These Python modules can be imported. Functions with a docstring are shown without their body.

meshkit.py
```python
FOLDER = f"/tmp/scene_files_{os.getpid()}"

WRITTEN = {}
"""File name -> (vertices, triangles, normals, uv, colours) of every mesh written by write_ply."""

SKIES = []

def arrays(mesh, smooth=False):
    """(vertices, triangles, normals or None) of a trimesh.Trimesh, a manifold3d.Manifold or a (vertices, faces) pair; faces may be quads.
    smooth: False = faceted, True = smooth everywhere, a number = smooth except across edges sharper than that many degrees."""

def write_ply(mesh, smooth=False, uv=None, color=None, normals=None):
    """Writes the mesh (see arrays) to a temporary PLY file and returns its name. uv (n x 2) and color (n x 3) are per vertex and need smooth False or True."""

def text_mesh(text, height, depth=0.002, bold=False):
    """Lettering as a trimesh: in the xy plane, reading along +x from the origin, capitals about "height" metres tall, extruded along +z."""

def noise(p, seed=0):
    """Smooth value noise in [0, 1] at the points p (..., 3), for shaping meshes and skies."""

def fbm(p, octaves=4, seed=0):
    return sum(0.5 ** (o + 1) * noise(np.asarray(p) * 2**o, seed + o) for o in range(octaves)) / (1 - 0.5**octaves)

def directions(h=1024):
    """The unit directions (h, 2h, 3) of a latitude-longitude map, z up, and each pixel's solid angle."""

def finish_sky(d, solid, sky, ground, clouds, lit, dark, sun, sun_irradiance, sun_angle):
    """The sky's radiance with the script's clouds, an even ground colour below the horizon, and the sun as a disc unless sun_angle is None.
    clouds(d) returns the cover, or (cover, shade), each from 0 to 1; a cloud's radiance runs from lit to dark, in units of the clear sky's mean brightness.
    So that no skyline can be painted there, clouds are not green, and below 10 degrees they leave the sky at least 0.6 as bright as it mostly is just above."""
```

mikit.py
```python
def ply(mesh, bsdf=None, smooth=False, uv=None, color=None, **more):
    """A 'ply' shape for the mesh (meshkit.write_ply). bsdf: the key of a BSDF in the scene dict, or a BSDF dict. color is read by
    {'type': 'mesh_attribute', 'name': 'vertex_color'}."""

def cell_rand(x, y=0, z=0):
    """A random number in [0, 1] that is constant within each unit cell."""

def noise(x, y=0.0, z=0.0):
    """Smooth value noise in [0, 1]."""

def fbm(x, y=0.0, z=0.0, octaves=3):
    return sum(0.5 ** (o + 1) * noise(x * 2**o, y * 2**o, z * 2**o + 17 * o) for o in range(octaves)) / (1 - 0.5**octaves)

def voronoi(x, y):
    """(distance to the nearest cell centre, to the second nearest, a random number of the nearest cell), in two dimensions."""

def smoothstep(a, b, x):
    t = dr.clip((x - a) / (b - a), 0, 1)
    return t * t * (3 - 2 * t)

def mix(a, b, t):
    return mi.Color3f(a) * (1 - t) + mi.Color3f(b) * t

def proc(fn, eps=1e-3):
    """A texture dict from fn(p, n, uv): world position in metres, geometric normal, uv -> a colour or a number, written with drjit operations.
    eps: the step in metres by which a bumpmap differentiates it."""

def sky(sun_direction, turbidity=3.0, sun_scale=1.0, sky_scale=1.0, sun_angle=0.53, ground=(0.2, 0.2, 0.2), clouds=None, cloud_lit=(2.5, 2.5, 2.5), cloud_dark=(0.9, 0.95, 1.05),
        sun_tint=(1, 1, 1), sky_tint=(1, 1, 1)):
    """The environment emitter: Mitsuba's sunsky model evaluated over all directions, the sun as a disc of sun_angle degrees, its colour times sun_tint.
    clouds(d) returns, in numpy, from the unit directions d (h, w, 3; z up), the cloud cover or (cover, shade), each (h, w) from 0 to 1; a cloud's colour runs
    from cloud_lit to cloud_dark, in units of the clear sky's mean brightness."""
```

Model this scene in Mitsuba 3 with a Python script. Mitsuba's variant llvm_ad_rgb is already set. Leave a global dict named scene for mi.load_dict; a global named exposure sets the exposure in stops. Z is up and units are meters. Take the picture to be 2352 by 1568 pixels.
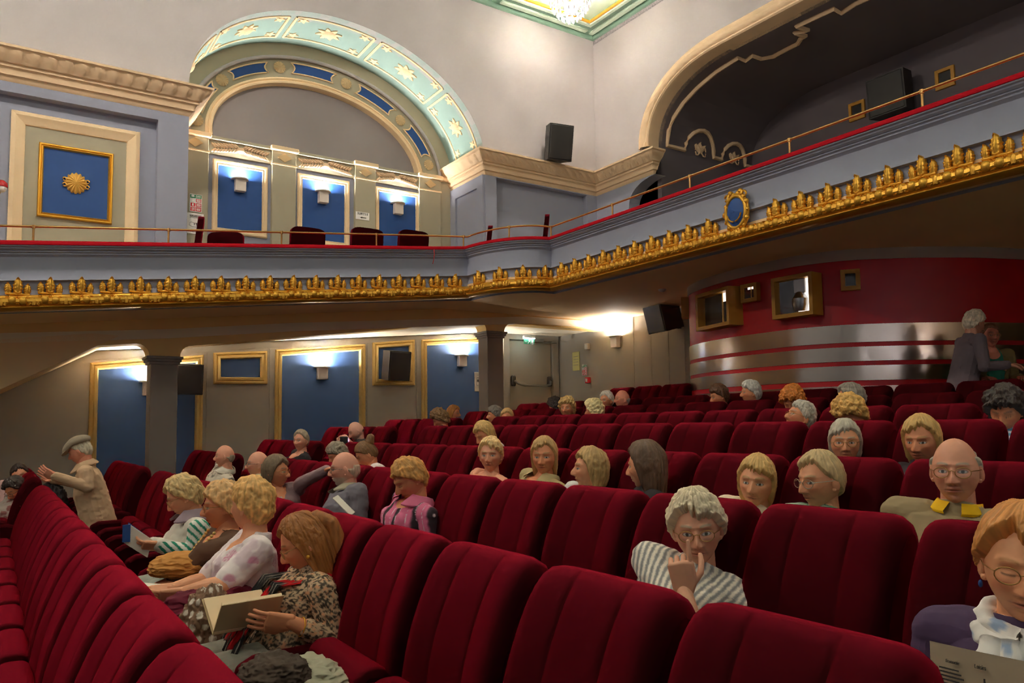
import math, random
import numpy as np, trimesh, mitsuba as mi, manifold3d as m3
import mikit, meshkit
import drjit as dr
from shapely.geometry import Polygon, Point, box as sbox
from shapely import affinity
from mikit import noise, fbm, mix, smoothstep, proc

T = mi.ScalarTransform4f
scene, labels = {}, {}
random.seed(7)
RNG = np.random.default_rng(11)

# ---------------------------------------------------------------- camera (origin of the coordinates), lights, exposure
YAW, PITCH, ROLL, FOC, CY = math.radians(56.286), math.radians(4.434), math.radians(-0.794), 1783.74, 835.19
FW = np.array([math.cos(YAW) * math.cos(PITCH), math.sin(YAW) * math.cos(PITCH), math.sin(PITCH)])
_r = np.cross(FW, [0, 0, 1]); _r /= np.linalg.norm(_r); _u = np.cross(_r, FW)
RT, UP = _r * math.cos(ROLL) + _u * math.sin(ROLL), -_r * math.sin(ROLL) + _u * math.cos(ROLL)
scene['view'] = {'type': 'perspective', 'fov': math.degrees(2 * math.atan(1176 / FOC)), 'fov_axis': 'x', 'near_clip': 0.05, 'far_clip': 100.0,
                   'principal_point_offset_y': -(CY - 784) / 1568,
                   'to_world': T().look_at(origin=[0, 0, 0], target=FW.tolist(), up=UP.tolist())}
exposure = 2.48
WARM = (1.0, 0.89, 0.76)
# chandeliers hang from the ceiling of the hall in two lines: (x, y, z of the bulb cluster, strength)
CHANDELIERS = [(7.85, 9.85, 6.95, 130.0), (1.2, 7.4, 6.85, 260.0), (-4.6, 7.4, 6.85, 330.0), (1.2, 1.6, 6.85, 90.0), (7.85, 1.2, 6.85, 90.0), (-4.6, 1.6, 6.85, 200.0)]
SCONCE = 1000.0


def ray(px, py):
    return FW + (px - 1176) / FOC * RT - (py - CY) / FOC * UP


def at(axis, value, px, py):
    """The point of the plane axis=value that the photograph shows at a pixel (used to read positions off the photograph, always on the real plane of the thing)."""
    d = ray(px, py); i = 'xyz'.index(axis)
    return d * (value / d[i])


def lin(r, g, b):
    c = np.array([r, g, b]) / 255.0
    return np.where(c <= 0.04045, c / 12.92, ((c + 0.055) / 1.055) ** 2.4).tolist()


def rgb(*c):
    return {'type': 'rgb', 'value': [float(x) for x in c]}


# ---------------------------------------------------------------- materials
def two(b):
    return {'type': 'twosided', 'b': b}


def mat(name, color, rough=0.6, **kw):
    col = proc(color) if callable(color) else rgb(*color)
    scene[name] = two({'type': 'principled', 'base_color': col, 'roughness': rough, **kw})
    return name


def plaster(name, c, amount=0.07, scale=1.4, rough=0.75, spec=0.3):
    c = np.array(lin(*c))
    def fn(p, n, uv):
        f = fbm(p.x * scale, p.y * scale, p.z * scale * 0.6, 3) - 0.5
        return mi.Color3f(*[float(v) for v in c]) * (1 + 2 * amount * f)
    return mat(name, fn, rough, specular=spec)


plaster('m_wall_upper', (176, 169, 169), 0.10)
plaster('m_lilac', (146, 149, 166))
plaster('m_taupe', (162, 155, 144))
plaster('m_olive', (168, 160, 138))
plaster('m_cream', (236, 208, 168), 0.06)
plaster('m_ochre', (226, 190, 116), 0.05, 3.0, 0.5)
plaster('m_turquoise', (142, 168, 162), 0.05)
plaster('m_tan', (200, 174, 132), 0.06, 6.0)
plaster('m_lunette', (146, 138, 138), 0.14, 1.0)
plaster('m_soffit', (234, 200, 152), 0.06)
plaster('m_beam', (236, 200, 132), 0.06)
plaster('m_strip', (232, 218, 192), 0.05)
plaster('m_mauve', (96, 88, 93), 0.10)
plaster('m_stucco', (222, 192, 156), 0.08, 6.0)
plaster('m_column', (134, 124, 116), 0.06)
plaster('m_booth_top', (172, 156, 146), 0.06)
plaster('m_green', (120, 150, 132), 0.06)
plaster('m_green_pale', (196, 214, 194), 0.05)
plaster('m_door', (160, 150, 132), 0.04)
plaster('m_dark_room', (60, 46, 42), 0.05)
mat('m_blue', lin(26, 68, 132), 0.65)
mat('m_blue_low', lin(40, 68, 112), 0.7)
mat('m_gold', lin(226, 166, 58), 0.33, metallic=0.62, specular=0.6)
mat('m_gilt_paint', lin(226, 176, 84), 0.4, metallic=0.25)
mat('m_brass', lin(196, 150, 92), 0.3, metallic=0.9)
mat('m_gold_frame', lin(230, 170, 60), 0.3, metallic=0.7)
mat('m_red_paint', lin(172, 14, 24), 0.4)
mat('m_steel', lin(206, 192, 176), 0.22, metallic=1.0)
mat('m_black', lin(26, 22, 22), 0.5)
mat('m_dark_wood', lin(182, 130, 44), 0.45)
mat('m_lamp_white', lin(226, 214, 204), 0.5)
mat('m_white', lin(235, 232, 228), 0.6)
mat('m_paper', lin(222, 214, 200), 0.8)
mat('m_newsprint', lin(150, 134, 112), 0.85)
mat('m_ink', lin(40, 36, 36), 0.8)
mat('m_sign_green', lin(40, 120, 80), 0.6)
mat('m_sign_red', lin(210, 45, 58), 0.6)
mat('m_yellow_paper', lin(216, 208, 140), 0.8)
mat('m_chrome', lin(150, 150, 150), 0.25, metallic=1.0)
scene['m_pane'] = {'type': 'thindielectric'}
scene['m_crystal'] = {'type': 'dielectric', 'int_ior': 1.5}


def carpet_fn(p, n, uv):
    f = fbm(p.x * 40, p.y * 40, p.z * 40, 2)
    return mix(lin(70, 66, 52), lin(104, 98, 78), f)


mat('m_carpet', carpet_fn, 0.95)


def velvet_fn(p, n, uv):
    f = fbm(p.x * 9, p.y * 9, p.z * 9, 3)
    return mix((0.011, 0.0001, 0.0007), (0.021, 0.0002, 0.0013), f)


scene['m_velvet'] = two({'type': 'principled', 'base_color': proc(velvet_fn), 'roughness': 0.8, 'specular': 0.03, 'sheen': 1.6, 'sheen_tint': 1.0})
scene['m_velvet_trim'] = two({'type': 'principled', 'base_color': rgb(*lin(172, 8, 28)), 'roughness': 0.8, 'specular': 0.15, 'sheen': 0.6, 'sheen_tint': 1.0})
VC = {'type': 'mesh_attribute', 'name': 'vertex_color'}
scene['m_skin'] = two({'type': 'principled', 'base_color': VC, 'roughness': 0.5, 'specular': 0.35})
scene['m_cloth'] = two({'type': 'principled', 'base_color': VC, 'roughness': 0.85, 'specular': 0.2, 'sheen': 0.3})
scene['m_hair'] = two({'type': 'bumpmap', 'b': {'type': 'principled', 'base_color': VC, 'roughness': 0.5, 'specular': 0.4},
                       'arbitrary': proc(lambda p, n, uv: noise(p.x * 420, p.y * 420, p.z * 60) + 0.6 * noise(p.x * 180, p.y * 180, p.z * 40)), 'scale': 0.0022})


# ---------------------------------------------------------------- helpers
_count = {}


def numbered(name):
    n = _count.get(name, 0); _count[name] = n + 1
    return name if n == 0 else f'{name}_{n:03d}'


def thing(name, label=None, cat=None, group=None, kind=None):
    key = numbered(name)
    d = {}
    if label: d['label'] = label
    if cat: d['category'] = cat
    if group: d['group'] = group
    if kind: d['kind'] = kind
    if d: labels[key] = d
    return key


def obj(name, mesh, bsdf, parent=None, smooth=False, label=None, to_world=None, color=None, **kw):
    key = numbered((parent + '__' if parent else '') + name)
    d = mesh if isinstance(mesh, dict) else mikit.ply(mesh, bsdf, smooth=smooth, color=color)
    if to_world is not None:
        d = {**d, 'to_world': to_world}
    if kw: d = {**d, **kw}
    scene[key] = d
    if label: labels[key] = {'label': label}
    return key


def single(name, mesh, bsdf, label, cat, group=None, smooth=False, **kw):
    key = obj(name, mesh, bsdf, smooth=smooth, **kw)
    labels[key] = {'label': label, 'category': cat}
    if group: labels[key]['group'] = group
    return key


def struct(name, mesh, bsdf, label, cat='wall', smooth=False):
    key = obj(name, mesh, bsdf, smooth=smooth)
    labels[key] = {'label': label, 'category': cat, 'kind': 'structure'}
    return key


def cat_(ms):
    ms = [x if isinstance(x, trimesh.Trimesh) else tm(x) for x in ms]
    return trimesh.util.concatenate(ms)


def tm(m):
    if isinstance(m, trimesh.Trimesh): return m
    if hasattr(m, 'to_mesh'):
        k = m.to_mesh(); return trimesh.Trimesh(np.array(k.vert_properties[:, :3]), np.array(k.tri_verts), process=False)
    v, f = m; f = np.asarray(f)
    if f.shape[1] == 4: f = np.vstack([f[:, [0, 1, 2]], f[:, [0, 2, 3]]])
    return trimesh.Trimesh(np.asarray(v, float), f, process=False)


def bx(x0, x1, y0, y1, z0, z1, bevel=0.0):
    if bevel:
        b = bevel; pts = []
        for x in (x0, x1):
            for y in (y0, y1):
                for z in (z0, z1):
                    sx, sy, sz = (b if x == x0 else -b), (b if y == y0 else -b), (b if z == z0 else -b)
                    pts += [(x + sx, y + sy, z), (x + sx, y, z + sz), (x, y + sy, z + sz)]
        return tm(m3.Manifold.hull_points(np.array(pts)))
    m = trimesh.creation.box((x1 - x0, y1 - y0, z1 - z0)); m.apply_translation(((x0 + x1) / 2, (y0 + y1) / 2, (z0 + z1) / 2)); return m


def ext(poly, h):
    g = [trimesh.creation.extrude_polygon(q, h, engine='earcut') for q in getattr(poly, 'geoms', [poly]) if q.area > 1e-9]
    return trimesh.util.concatenate(g)


def ext_xz(poly, y0, y1):
    m = ext(poly, y1 - y0); v = m.vertices.copy(); m.vertices = np.c_[v[:, 0], y1 - v[:, 2], v[:, 1]]; return m


def ext_yz(poly, x0, x1):
    m = ext(poly, x1 - x0); v = m.vertices.copy(); m.vertices = np.c_[v[:, 2] + x0, v[:, 0], v[:, 1]]; return m


def ext_xy(poly, z0, z1):
    m = ext(poly, z1 - z0); m.apply_translation((0, 0, z0)); return m


def grid_mesh(P, close_u=False, close_v=False):
    """P (nu, nv, 3) -> quads"""
    nu, nv = P.shape[:2]
    i, j = np.meshgrid(np.arange(nu if close_u else nu - 1), np.arange(nv if close_v else nv - 1), indexing='ij')
    a = lambda i, j: (i % nu) * nv + (j % nv)
    q = np.stack([a(i, j), a(i + 1, j), a(i + 1, j + 1), a(i, j + 1)], -1).reshape(-1, 4)
    return tm((P.reshape(-1, 3), q))


def tube(points, r, n=8, closed=False):
    p = np.asarray(points, float)
    t = (np.roll(p, -1, 0) - np.roll(p, 1, 0)) if closed else np.gradient(p, axis=0)
    t /= np.linalg.norm(t, axis=1, keepdims=True) + 1e-12
    a = np.cross(t, np.where(np.abs(t[:, 2:]) < 0.9, [0, 0, 1.0], [1.0, 0, 0])); a /= np.linalg.norm(a, axis=1, keepdims=True)
    b = np.cross(t, a); th = np.arange(n) * 2 * np.pi / n
    rr = np.broadcast_to(r, (len(p),))[:, None, None]
    P = p[:, None] + rr * (np.cos(th)[None, :, None] * a[:, None] + np.sin(th)[None, :, None] * b[:, None])
    m = grid_mesh(P, closed, True)
    if not closed:
        v = np.vstack([m.vertices, p[0], p[-1]]); k = len(m.vertices); L = (len(p) - 1) * n
        f = [[k, (i + 1) % n, i] for i in range(n)] + [[k + 1, L + i, L + (i + 1) % n] for i in range(n)]
        m = tm((v, np.vstack([m.faces, f])))
    return m


def quad_frame(corners, profile, to3d):
    """A mitred moulding around a quadrilateral (corners 2-D, counter-clockwise); profile (inset, height)."""
    c = np.asarray(corners, float); n = len(c)
    def inset(d):
        out = []
        for i in range(n):
            p, a, b = c[i], c[i] - c[i - 1], c[(i + 1) % n] - c[i]
            a /= np.linalg.norm(a); b /= np.linalg.norm(b)
            na, nb = np.array([-a[1], a[0]]), np.array([-b[1], b[0]])
            out.append(p + d * (na + nb) / (1 + na @ nb))
        return np.array(out)
    ms = []
    P = np.array([[to3d(u, v, h) for u, v in inset(d)] for d, h in profile])   # (k, n, 3)
    for i in range(n):
        ms.append(grid_mesh(np.stack([P[:, i], P[:, (i + 1) % n]], 1)))
    return cat_(ms)


def inset_poly(corners, d):
    return np.array(Polygon(corners).buffer(-d, join_style=2).exterior.coords)[:-1]


def sweep(path, mitre, profile):
    """path (n,3), mitre (n,2) outward, profile [(d, dz)] -> sheet"""
    P = np.array([[(p[0] + m[0] * d, p[1] + m[1] * d, p[2] + dz) for d, dz in profile] for p, m in zip(path, mitre)])
    return grid_mesh(P)


def lathe(profile, n=24, axis_pos=(0, 0, 0)):
    p = np.asarray(profile, float); th = np.arange(n) * 2 * np.pi / n
    P = np.stack([p[:, None, 0] * np.cos(th), p[:, None, 0] * np.sin(th), np.broadcast_to(p[:, None, 1], (len(p), n))], -1) + np.asarray(axis_pos)
    return grid_mesh(P, False, True)


def xf(m, M):
    m = m.copy(); m.apply_transform(M); return m


def frame_matrix(o, ex, ey, ez):
    M = np.eye(4); M[:3, 0], M[:3, 1], M[:3, 2], M[:3, 3] = ex, ey, ez, o; return M


def roundbar(poly, r):
    return poly.buffer(-r).buffer(r, quad_segs=6)
# ---------------------------------------------------------------- the large structure
K = 1.1
E_, YW, YA, YL, YS, XB = 9.35, 11.055, 12.21, 12.4, 9.68, 6.424
ZS = 1.86                                  # soffit under the rear balcony
RX = [.34, 1.32, 2.27, 3.2, 4.15, 5.1, 6.05, 7.0, 7.95]
RZ = [-.44, -.39, -.285, -.165, -.005, .095, .20, .32, .53]
BACK_H = 1.06
RF = [z - BACK_H for z in RZ]              # floor of each row

# floor: one terrace per row
ms = [bx(-10, RX[0] - .75, -6, YL + .2, -2.2, RF[0] - .02)]
for k in range(9):
    x0, x1 = RX[k] - .75, (RX[k + 1] - .75 if k < 8 else E_ + 4)
    ms.append(bx(x0, x1, -6, YL + .2, -2.2, RF[k]))
struct('floor', cat_(ms), 'm_carpet', 'stepped auditorium floor under dark olive carpet', 'floor')

# side wall under the gallery
zl = lambda x: np.interp(x, [-9, 1.29, 1.88, 3.5, 7.58, 9.35], [.3, 1.13, 1.18, 1.36, 1.72, 1.73])
wl = struct('wall_left', bx(-10, E_ + .2, YL, YL + .2, -2.2, 2.2), 'm_taupe', 'taupe side wall below the gallery with blue framed panels')
zf = lambda u, v, h: (u, YL - h, v)


def wall_panel(parent, corners, to3d, field_h, fm, bm, prof, name='panel'):
    """corners ccw seen from the hall, 2-D in the wall's plane"""
    q = Polygon(corners).buffer(-prof[-1][0] + .01, join_style=2)
    v, f = trimesh.creation.triangulate_polygon(q, engine='earcut')
    field = tm((np.array([to3d(a, b, field_h) for a, b in v]), f))
    k = obj(name, field, bm, parent)
    obj('frame', quad_frame(corners, prof, to3d), fm, k, smooth=35)
    return k


PROF_L = [(0, 0), (0, .03), (.012, .045), (.03, .05), (.05, .035), (.062, .055), (.09, .06), (.105, .03), (.11, .004)]
def pxz(*pts, y=YL):
    return [tuple(at('y', y, *p)[[0, 2]]) for p in pts]
FLOORP = -.80
for (a, b) in (((207, 833), (467, 815)), ((632, 803), (838, 790)), ((967, 780), (1120, 774))):
    (x0, z0), (x1, z1) = pxz(a, b)
    wall_panel(wl, [(x0, FLOORP), (x1, FLOORP), (x1, z1), (x0, z0)], zf, .006, 'm_ochre', 'm_blue_low', PROF_L)
for (a, b, c, d) in (((490, 810), (613, 806), (613, 882), (490, 882)), ((855, 787), (951, 780), (951, 884.5), (855, 885))):
    p = pxz(a, b, c, d)
    wall_panel(wl, [p[3], p[2], p[1], p[0]], zf, .006, 'm_ochre', 'm_blue_low', PROF_L)
# thin raised lesenes between the panels and the dark skirting
for px in (478, 622, 846, 959):
    x = at('y', YL, px, 850)[0]
    obj('lesene', bx(x - .02, x + .02, YL - .012, YL, -2, zl(x) - .12), 'm_taupe', wl)
obj('frieze_band', tm(ext_xz(Polygon([(-9, .2), (1.3, 1.0), (3.5, 1.26), (7.5, 1.6), (7.5, 1.7), (3.5, 1.34), (1.3, 1.10), (-9, .3)]), YL - .01, YL)), 'm_taupe', wl)
struct('baseboard_left', bx(-10, 7.9, YL - .02, YL, -2.2, RF[1] + .17), 'm_black', 'dark skirting board along the side wall', 'baseboard')

# strip of ceiling between the beam and the side wall
xs = np.array([-9, 1.29, 1.88, 3.5, 5.5, 7.58, 9.35])
pz = [(x, zl(x)) for x in xs] + [(x, zl(x) + .12) for x in xs[::-1]]
struct('ceiling_aisle', ext_xz(Polygon(pz), YW - .18, YL), 'm_strip', 'pale sloping ceiling over the side aisle', 'ceiling')
# sloping underside of the gallery stair at the far left
struct('ceiling_stair', ext_xz(Polygon([(1.29, 1.18), (.06, .49), (-3, -1.3), (-3, .2), (-.5, 1.0), (1.0, 1.2)]), YW - .18, YL), 'm_soffit', 'sloping brown underside of a stair at the far left', 'ceiling')

# beam on the columns: its lower edge has rounded haunches at the columns
YB0, YB1 = YW - .16, YW + .14
zsof = lambda x: 1.24 + .0985 * x if x < 5.75 else ZS - .03
c1 = [at('y', YB0, p, 800)[0] for p in (347, 410)]
c2 = [at('y', YB0, p, 800)[0] for p in (1120, 1156)]
low = [(-9, zl(-9) - .07)]
def haunch(x0, x1, z):
    o = []
    for t in np.linspace(0, 1, 6): o.append((x0 - .17 + .15 * math.sin(t * math.pi / 2), z - .15 * (1 - math.cos(t * math.pi / 2))))
    for t in np.linspace(0, 1, 6): o.append((x1 + .02 + .15 * (1 - math.cos(t * math.pi / 2)), z - .15 + .15 * math.sin(t * math.pi / 2)))
    return o
zb = lambda x: float(np.interp(x, [-9, 0, 2.5, 5, 6.6, 9.4], [.0, at('y', YB0, 0, 806)[2], at('y', YB0, 500, 783)[2], at('y', YB0, 900, 757)[2], 1.70, 1.70]))
low = [(-9, zb(-9)), (0, zb(0))] + haunch(c1[0], c1[1], zb(c1[0])) + [(5, zb(5))] + haunch(c2[0], c2[1], zb(c2[0])) + [(E_, 1.70)]
top = [(E_, 2.1), (6.6, 2.0), (5.75, 1.95), (-9, .6)]
struct('trim_beam', ext_xz(Polygon(low + top), YB0, YB1), 'm_beam', 'long ochre beam with rounded haunches resting on two columns', 'beam', smooth=25)


def column(name, xa, xb, label):
    t = thing(name, label, 'column')
    zt = zb(xa) - .15
    obj('shaft', bx(xa, xb, YB0 + .0, YB0 + .30, -.62 if xa < 3 else -.9, zt - .10, .008), 'm_column', t)
    caps = [bx(xa - .02 - i * .018, xb + .02 + i * .018, YB0 - .02 - i * .018, YB0 + .32 + i * .018, zt - .11 + i * .035, zt - .11 + (i + 1) * .035 + .002, .006) for i in range(3)]
    obj('capital', cat_(caps), 'm_column', t)
    obj('base', cat_([bx(xa - .03, xb + .03, YB0 - .03, YB0 + .33, -2.0, -.62, .01), bx(xa - .05, xb + .05, YB0 - .05, YB0 + .35, -.64, -.60, .008)]) if xa < 3 else bx(xa - .02, xb + .02, YB0 - .02, YB0 + .32, -1.5, -.9, .008), 'm_column', t)


column('square_column', c1[0], c1[1], 'square grey column nearest the left edge, with moulded capital, under the gallery beam')
column('square_column', c2[0], c2[1], 'square grey column beside the emergency exit door')

# lower back wall (left of the projection booth)
wb = struct('wall_back', bx(E_, E_ + .2, 7.3, YL + .2, -1.2, 2.2), 'm_taupe', 'grey back wall with a wall lamp left of the projection booth')
for px in (1455, 1495, 1535, 1572):
    y = at('x', E_, px, 800)[1]
    obj('joint_batten', bx(E_ - .006, E_, y - .012, y + .012, -1, 1.9), 'm_taupe', wb)

# ---------------------------------------------------------------- balcony
def bal_path():
    P = [(-8.0, YS), (-4, YS)] + [(x, YS) for x in np.linspace(-1, 5.70, 12)]
    N = [(0, -1)] * (len(P) - 1) + [(-1, -1)]
    cx, cy, ra, rb = XB, YS, XB - 5.70, YS - 8.60
    for a in np.linspace(180, 270, 15)[1:]:
        t = math.radians(a); P.append((cx + ra * math.cos(t), cy + rb * math.sin(t)))
        n = np.array([math.cos(t) / ra, math.sin(t) / rb]); n /= np.linalg.norm(n); N.append(tuple(n))
    N[-1] = (-1, -1)
    for y in np.linspace(8.60, -4, 14)[1:]: P.append((XB, y)); N.append((-1, 0))
    Z = [1.989 + .1037 * x if x < 5.7 else 1.989 + .1037 * 5.7 for x, y in P]
    return np.array([(x, y, z) for (x, y), z in zip(P, Z)]), np.array(N, float)


BP, BN = bal_path()
bal = thing('balcony', 'lilac balcony front with gilded palmettes running round two sides of the hall', 'balcony')
prof_front = [(.05, -.10), (.055, -.115), (.035, -.125), (.035, -.14), (.02, -.15), (.005, -.165), (0, -.20), (0, -.30), (.004, -.36), (.02, -.405), (.03, -.42), (-.015, -.425), (-.02, -.50), (-.005, -.56), (.0, -.60), (.0, -.74)]
obj('parapet', sweep(BP, BN, prof_front), 'm_lilac', bal, smooth=30)
obj('ledge', sweep(BP, BN, [(-.14, -.02), (-.14, -.05), (.10, -.05), (.112, -.056), (.105, -.066), (.085, -.072), (.083, -.085), (.06, -.10), (.05, -.10)]), 'm_lilac', bal, smooth=30)
obj('velvet_rail_cover', sweep(BP, BN, [(-.15, -.04), (-.155, -.01), (-.13, 0), (.085, 0), (.108, -.008), (.118, -.028), (.116, -.05), (.10, -.056)]), 'm_velvet_trim', bal, smooth=40, label='crimson velvet cover on top of the balcony front')
obj('gilt_moulding', sweep(BP, BN, [(.0, -.575), (.03, -.578), (.045, -.59), (.05, -.60), (.085, -.606), (.115, -.63), (.118, -.66), (.10, -.685), (.075, -.70), (.085, -.704), (.09, -.715), (.075, -.73), (.04, -.742), (0, -.744)]), 'm_gold', bal, smooth=30, label='gilded torus moulding along the lower edge')
obj('back_face', sweep(BP, BN, [(-.14, -.03), (-.14, -.75)]), 'm_lilac', bal)
# underside and deck
side = []
for x0, x1 in ((-8, 0), (0, 5.75)):
    z = lambda x: 1.989 + .1037 * x - .74
    side.append(tm((np.array([(x, y, z(x) + d) for x in (x0, x1) for y in (YS + .02, YB0 + .02) for d in (0, .16)]), np.array([[0, 2, 6, 4], [1, 5, 7, 3], [0, 1, 3, 2], [4, 6, 7, 5], [0, 4, 5, 1], [2, 3, 7, 6]]))))
arc = [(p[0], p[1]) for p in BP if p[0] >= 5.69 and p[1] >= 8.59]
rear = Polygon([(5.70, YB0 + .05)] + arc + [(XB + .01, -4), (16, -4), (16, YB0 + .05)])
obj('underside', cat_(side + [ext_xy(rear.buffer(0), ZS, ZS + .18)]), 'm_soffit', bal, label='warm brown underside of the balcony')
obj('deck', cat_([ext_xz(Polygon([(-8, .7), (6.2, 1.95), (6.2, 2.05), (-8, .8)]), YB0, YA)]), 'm_carpet', bal)
# stepped tiers of the rear balcony, hidden below its parapet
obj('tier', cat_([bx(XB + 1.2 + i * .9, 16, -4, YW, ZS + .1 + i * .12, ZS + .22 + (i + 1) * .12) for i in range(6)]), 'm_carpet', bal)


def leaf_mesh(H, W, nu=15, nv=9):
    """an acanthus leaf standing in xz (x across, z up), relief along -y"""
    u = np.linspace(0, 1, nu)[:, None]; v = np.linspace(-1, 1, nv)[None]
    env = (.36 + .64 * np.sin(np.pi * np.clip(.13 + .70 * u, 0, 1)) ** 1.1) * np.sqrt(np.clip(1 - u ** 5, .03, 1))
    lob = 1 + .15 * np.cos(2 * np.pi * 5 * u + .5)
    hw = W / 2 * env * lob
    x = v * hw
    z = H * (u - .06 * (1 - v ** 2) * 0 - .05 * np.abs(v) * (1 - u))
    d = .018 + .030 * (1 - v ** 2) * env + .010 * np.cos(v * 9) * env + .008 * np.cos(2 * np.pi * 5 * u + 2.2 * np.abs(v)) * np.abs(v)
    d = d + .035 * np.clip((u - .82) / .18, 0, 1) ** 2 * (1 - .6 * v ** 2)          # the tip curls forward
    front = np.stack([x, -d * (H / .17), z + 0 * v], -1)
    back = np.stack([x, 0 * x, z + 0 * v], -1)
    rim = np.concatenate([front, back[:, ::-1]], 1)
    return grid_mesh(rim, False, True)


LEAF_BIG, LEAF_SMALL = leaf_mesh(.180, .092), leaf_mesh(.124, .070)
p_big, p_small = mikit.ply(LEAF_BIG, 'm_gold', smooth=True), mikit.ply(LEAF_SMALL, 'm_gold', smooth=True)
p_base = mikit.ply(cat_([tube([(-.11, -.02, .012), (-.06, -.03, .006), (0, -.034, .012), (.06, -.03, .006), (.11, -.02, .012)], .014, 6),
                         tube([(-.025, -.04, .03), (0, -.05, .02), (.025, -.04, .03)], .011, 6)]), 'm_gold', smooth=True)
egg = trimesh.creation.uv_sphere(1.0, count=[8, 12]); egg.apply_scale((.040, .030, .042)); p_egg = mikit.ply(egg, 'm_gold', smooth=True)
p_ring = mikit.ply(cat_([tube([(o, .02 * math.cos(a) - .002, .042 * math.sin(a)) for a in np.linspace(-1.5, 1.5, 7)], .0045, 5) for o in (-.011, 0, .011)]), 'm_gold', smooth=True)
hl = leaf_mesh(.075, .05, 11, 7); p_acanthus = mikit.ply(cat_([xf(hl, frame_matrix((0, 0, -.036), (1, 0, 0), (0, .6, 0), (0, 0, 1))), xf(hl, frame_matrix((-.034, .004, -.03), (.7, 0, .3), (0, .5, 0), (-.2, 0, .8))), xf(hl, frame_matrix((.034, .004, -.03), (.7, 0, -.3), (0, .5, 0), (.2, 0, .8)))]), 'm_gold', smooth=True)


def along():
    """stations along the visible balcony front: (x, y, ztop, nx, ny)"""
    out = []; P = .2948
    x = .17 - 4 * P
    while x < 5.62: out.append((x, YS, 1.989 + .1037 * x, 0, -1)); x += P
    cx, cy, ra, rb = XB, YS, XB - 5.70, YS - 8.60
    for a in (196, 217.5, 239, 261):
        t = math.radians(a); n = np.array([math.cos(t) / ra, math.sin(t) / rb]); n /= np.linalg.norm(n)
        out.append((cx + ra * math.cos(t), cy + rb * math.sin(t), 2.58, n[0], n[1]))
    y = 8.33
    while y > 1.3:
        out.append((XB, y, 2.58, -1, 0)); y -= .2917
    return out


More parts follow.
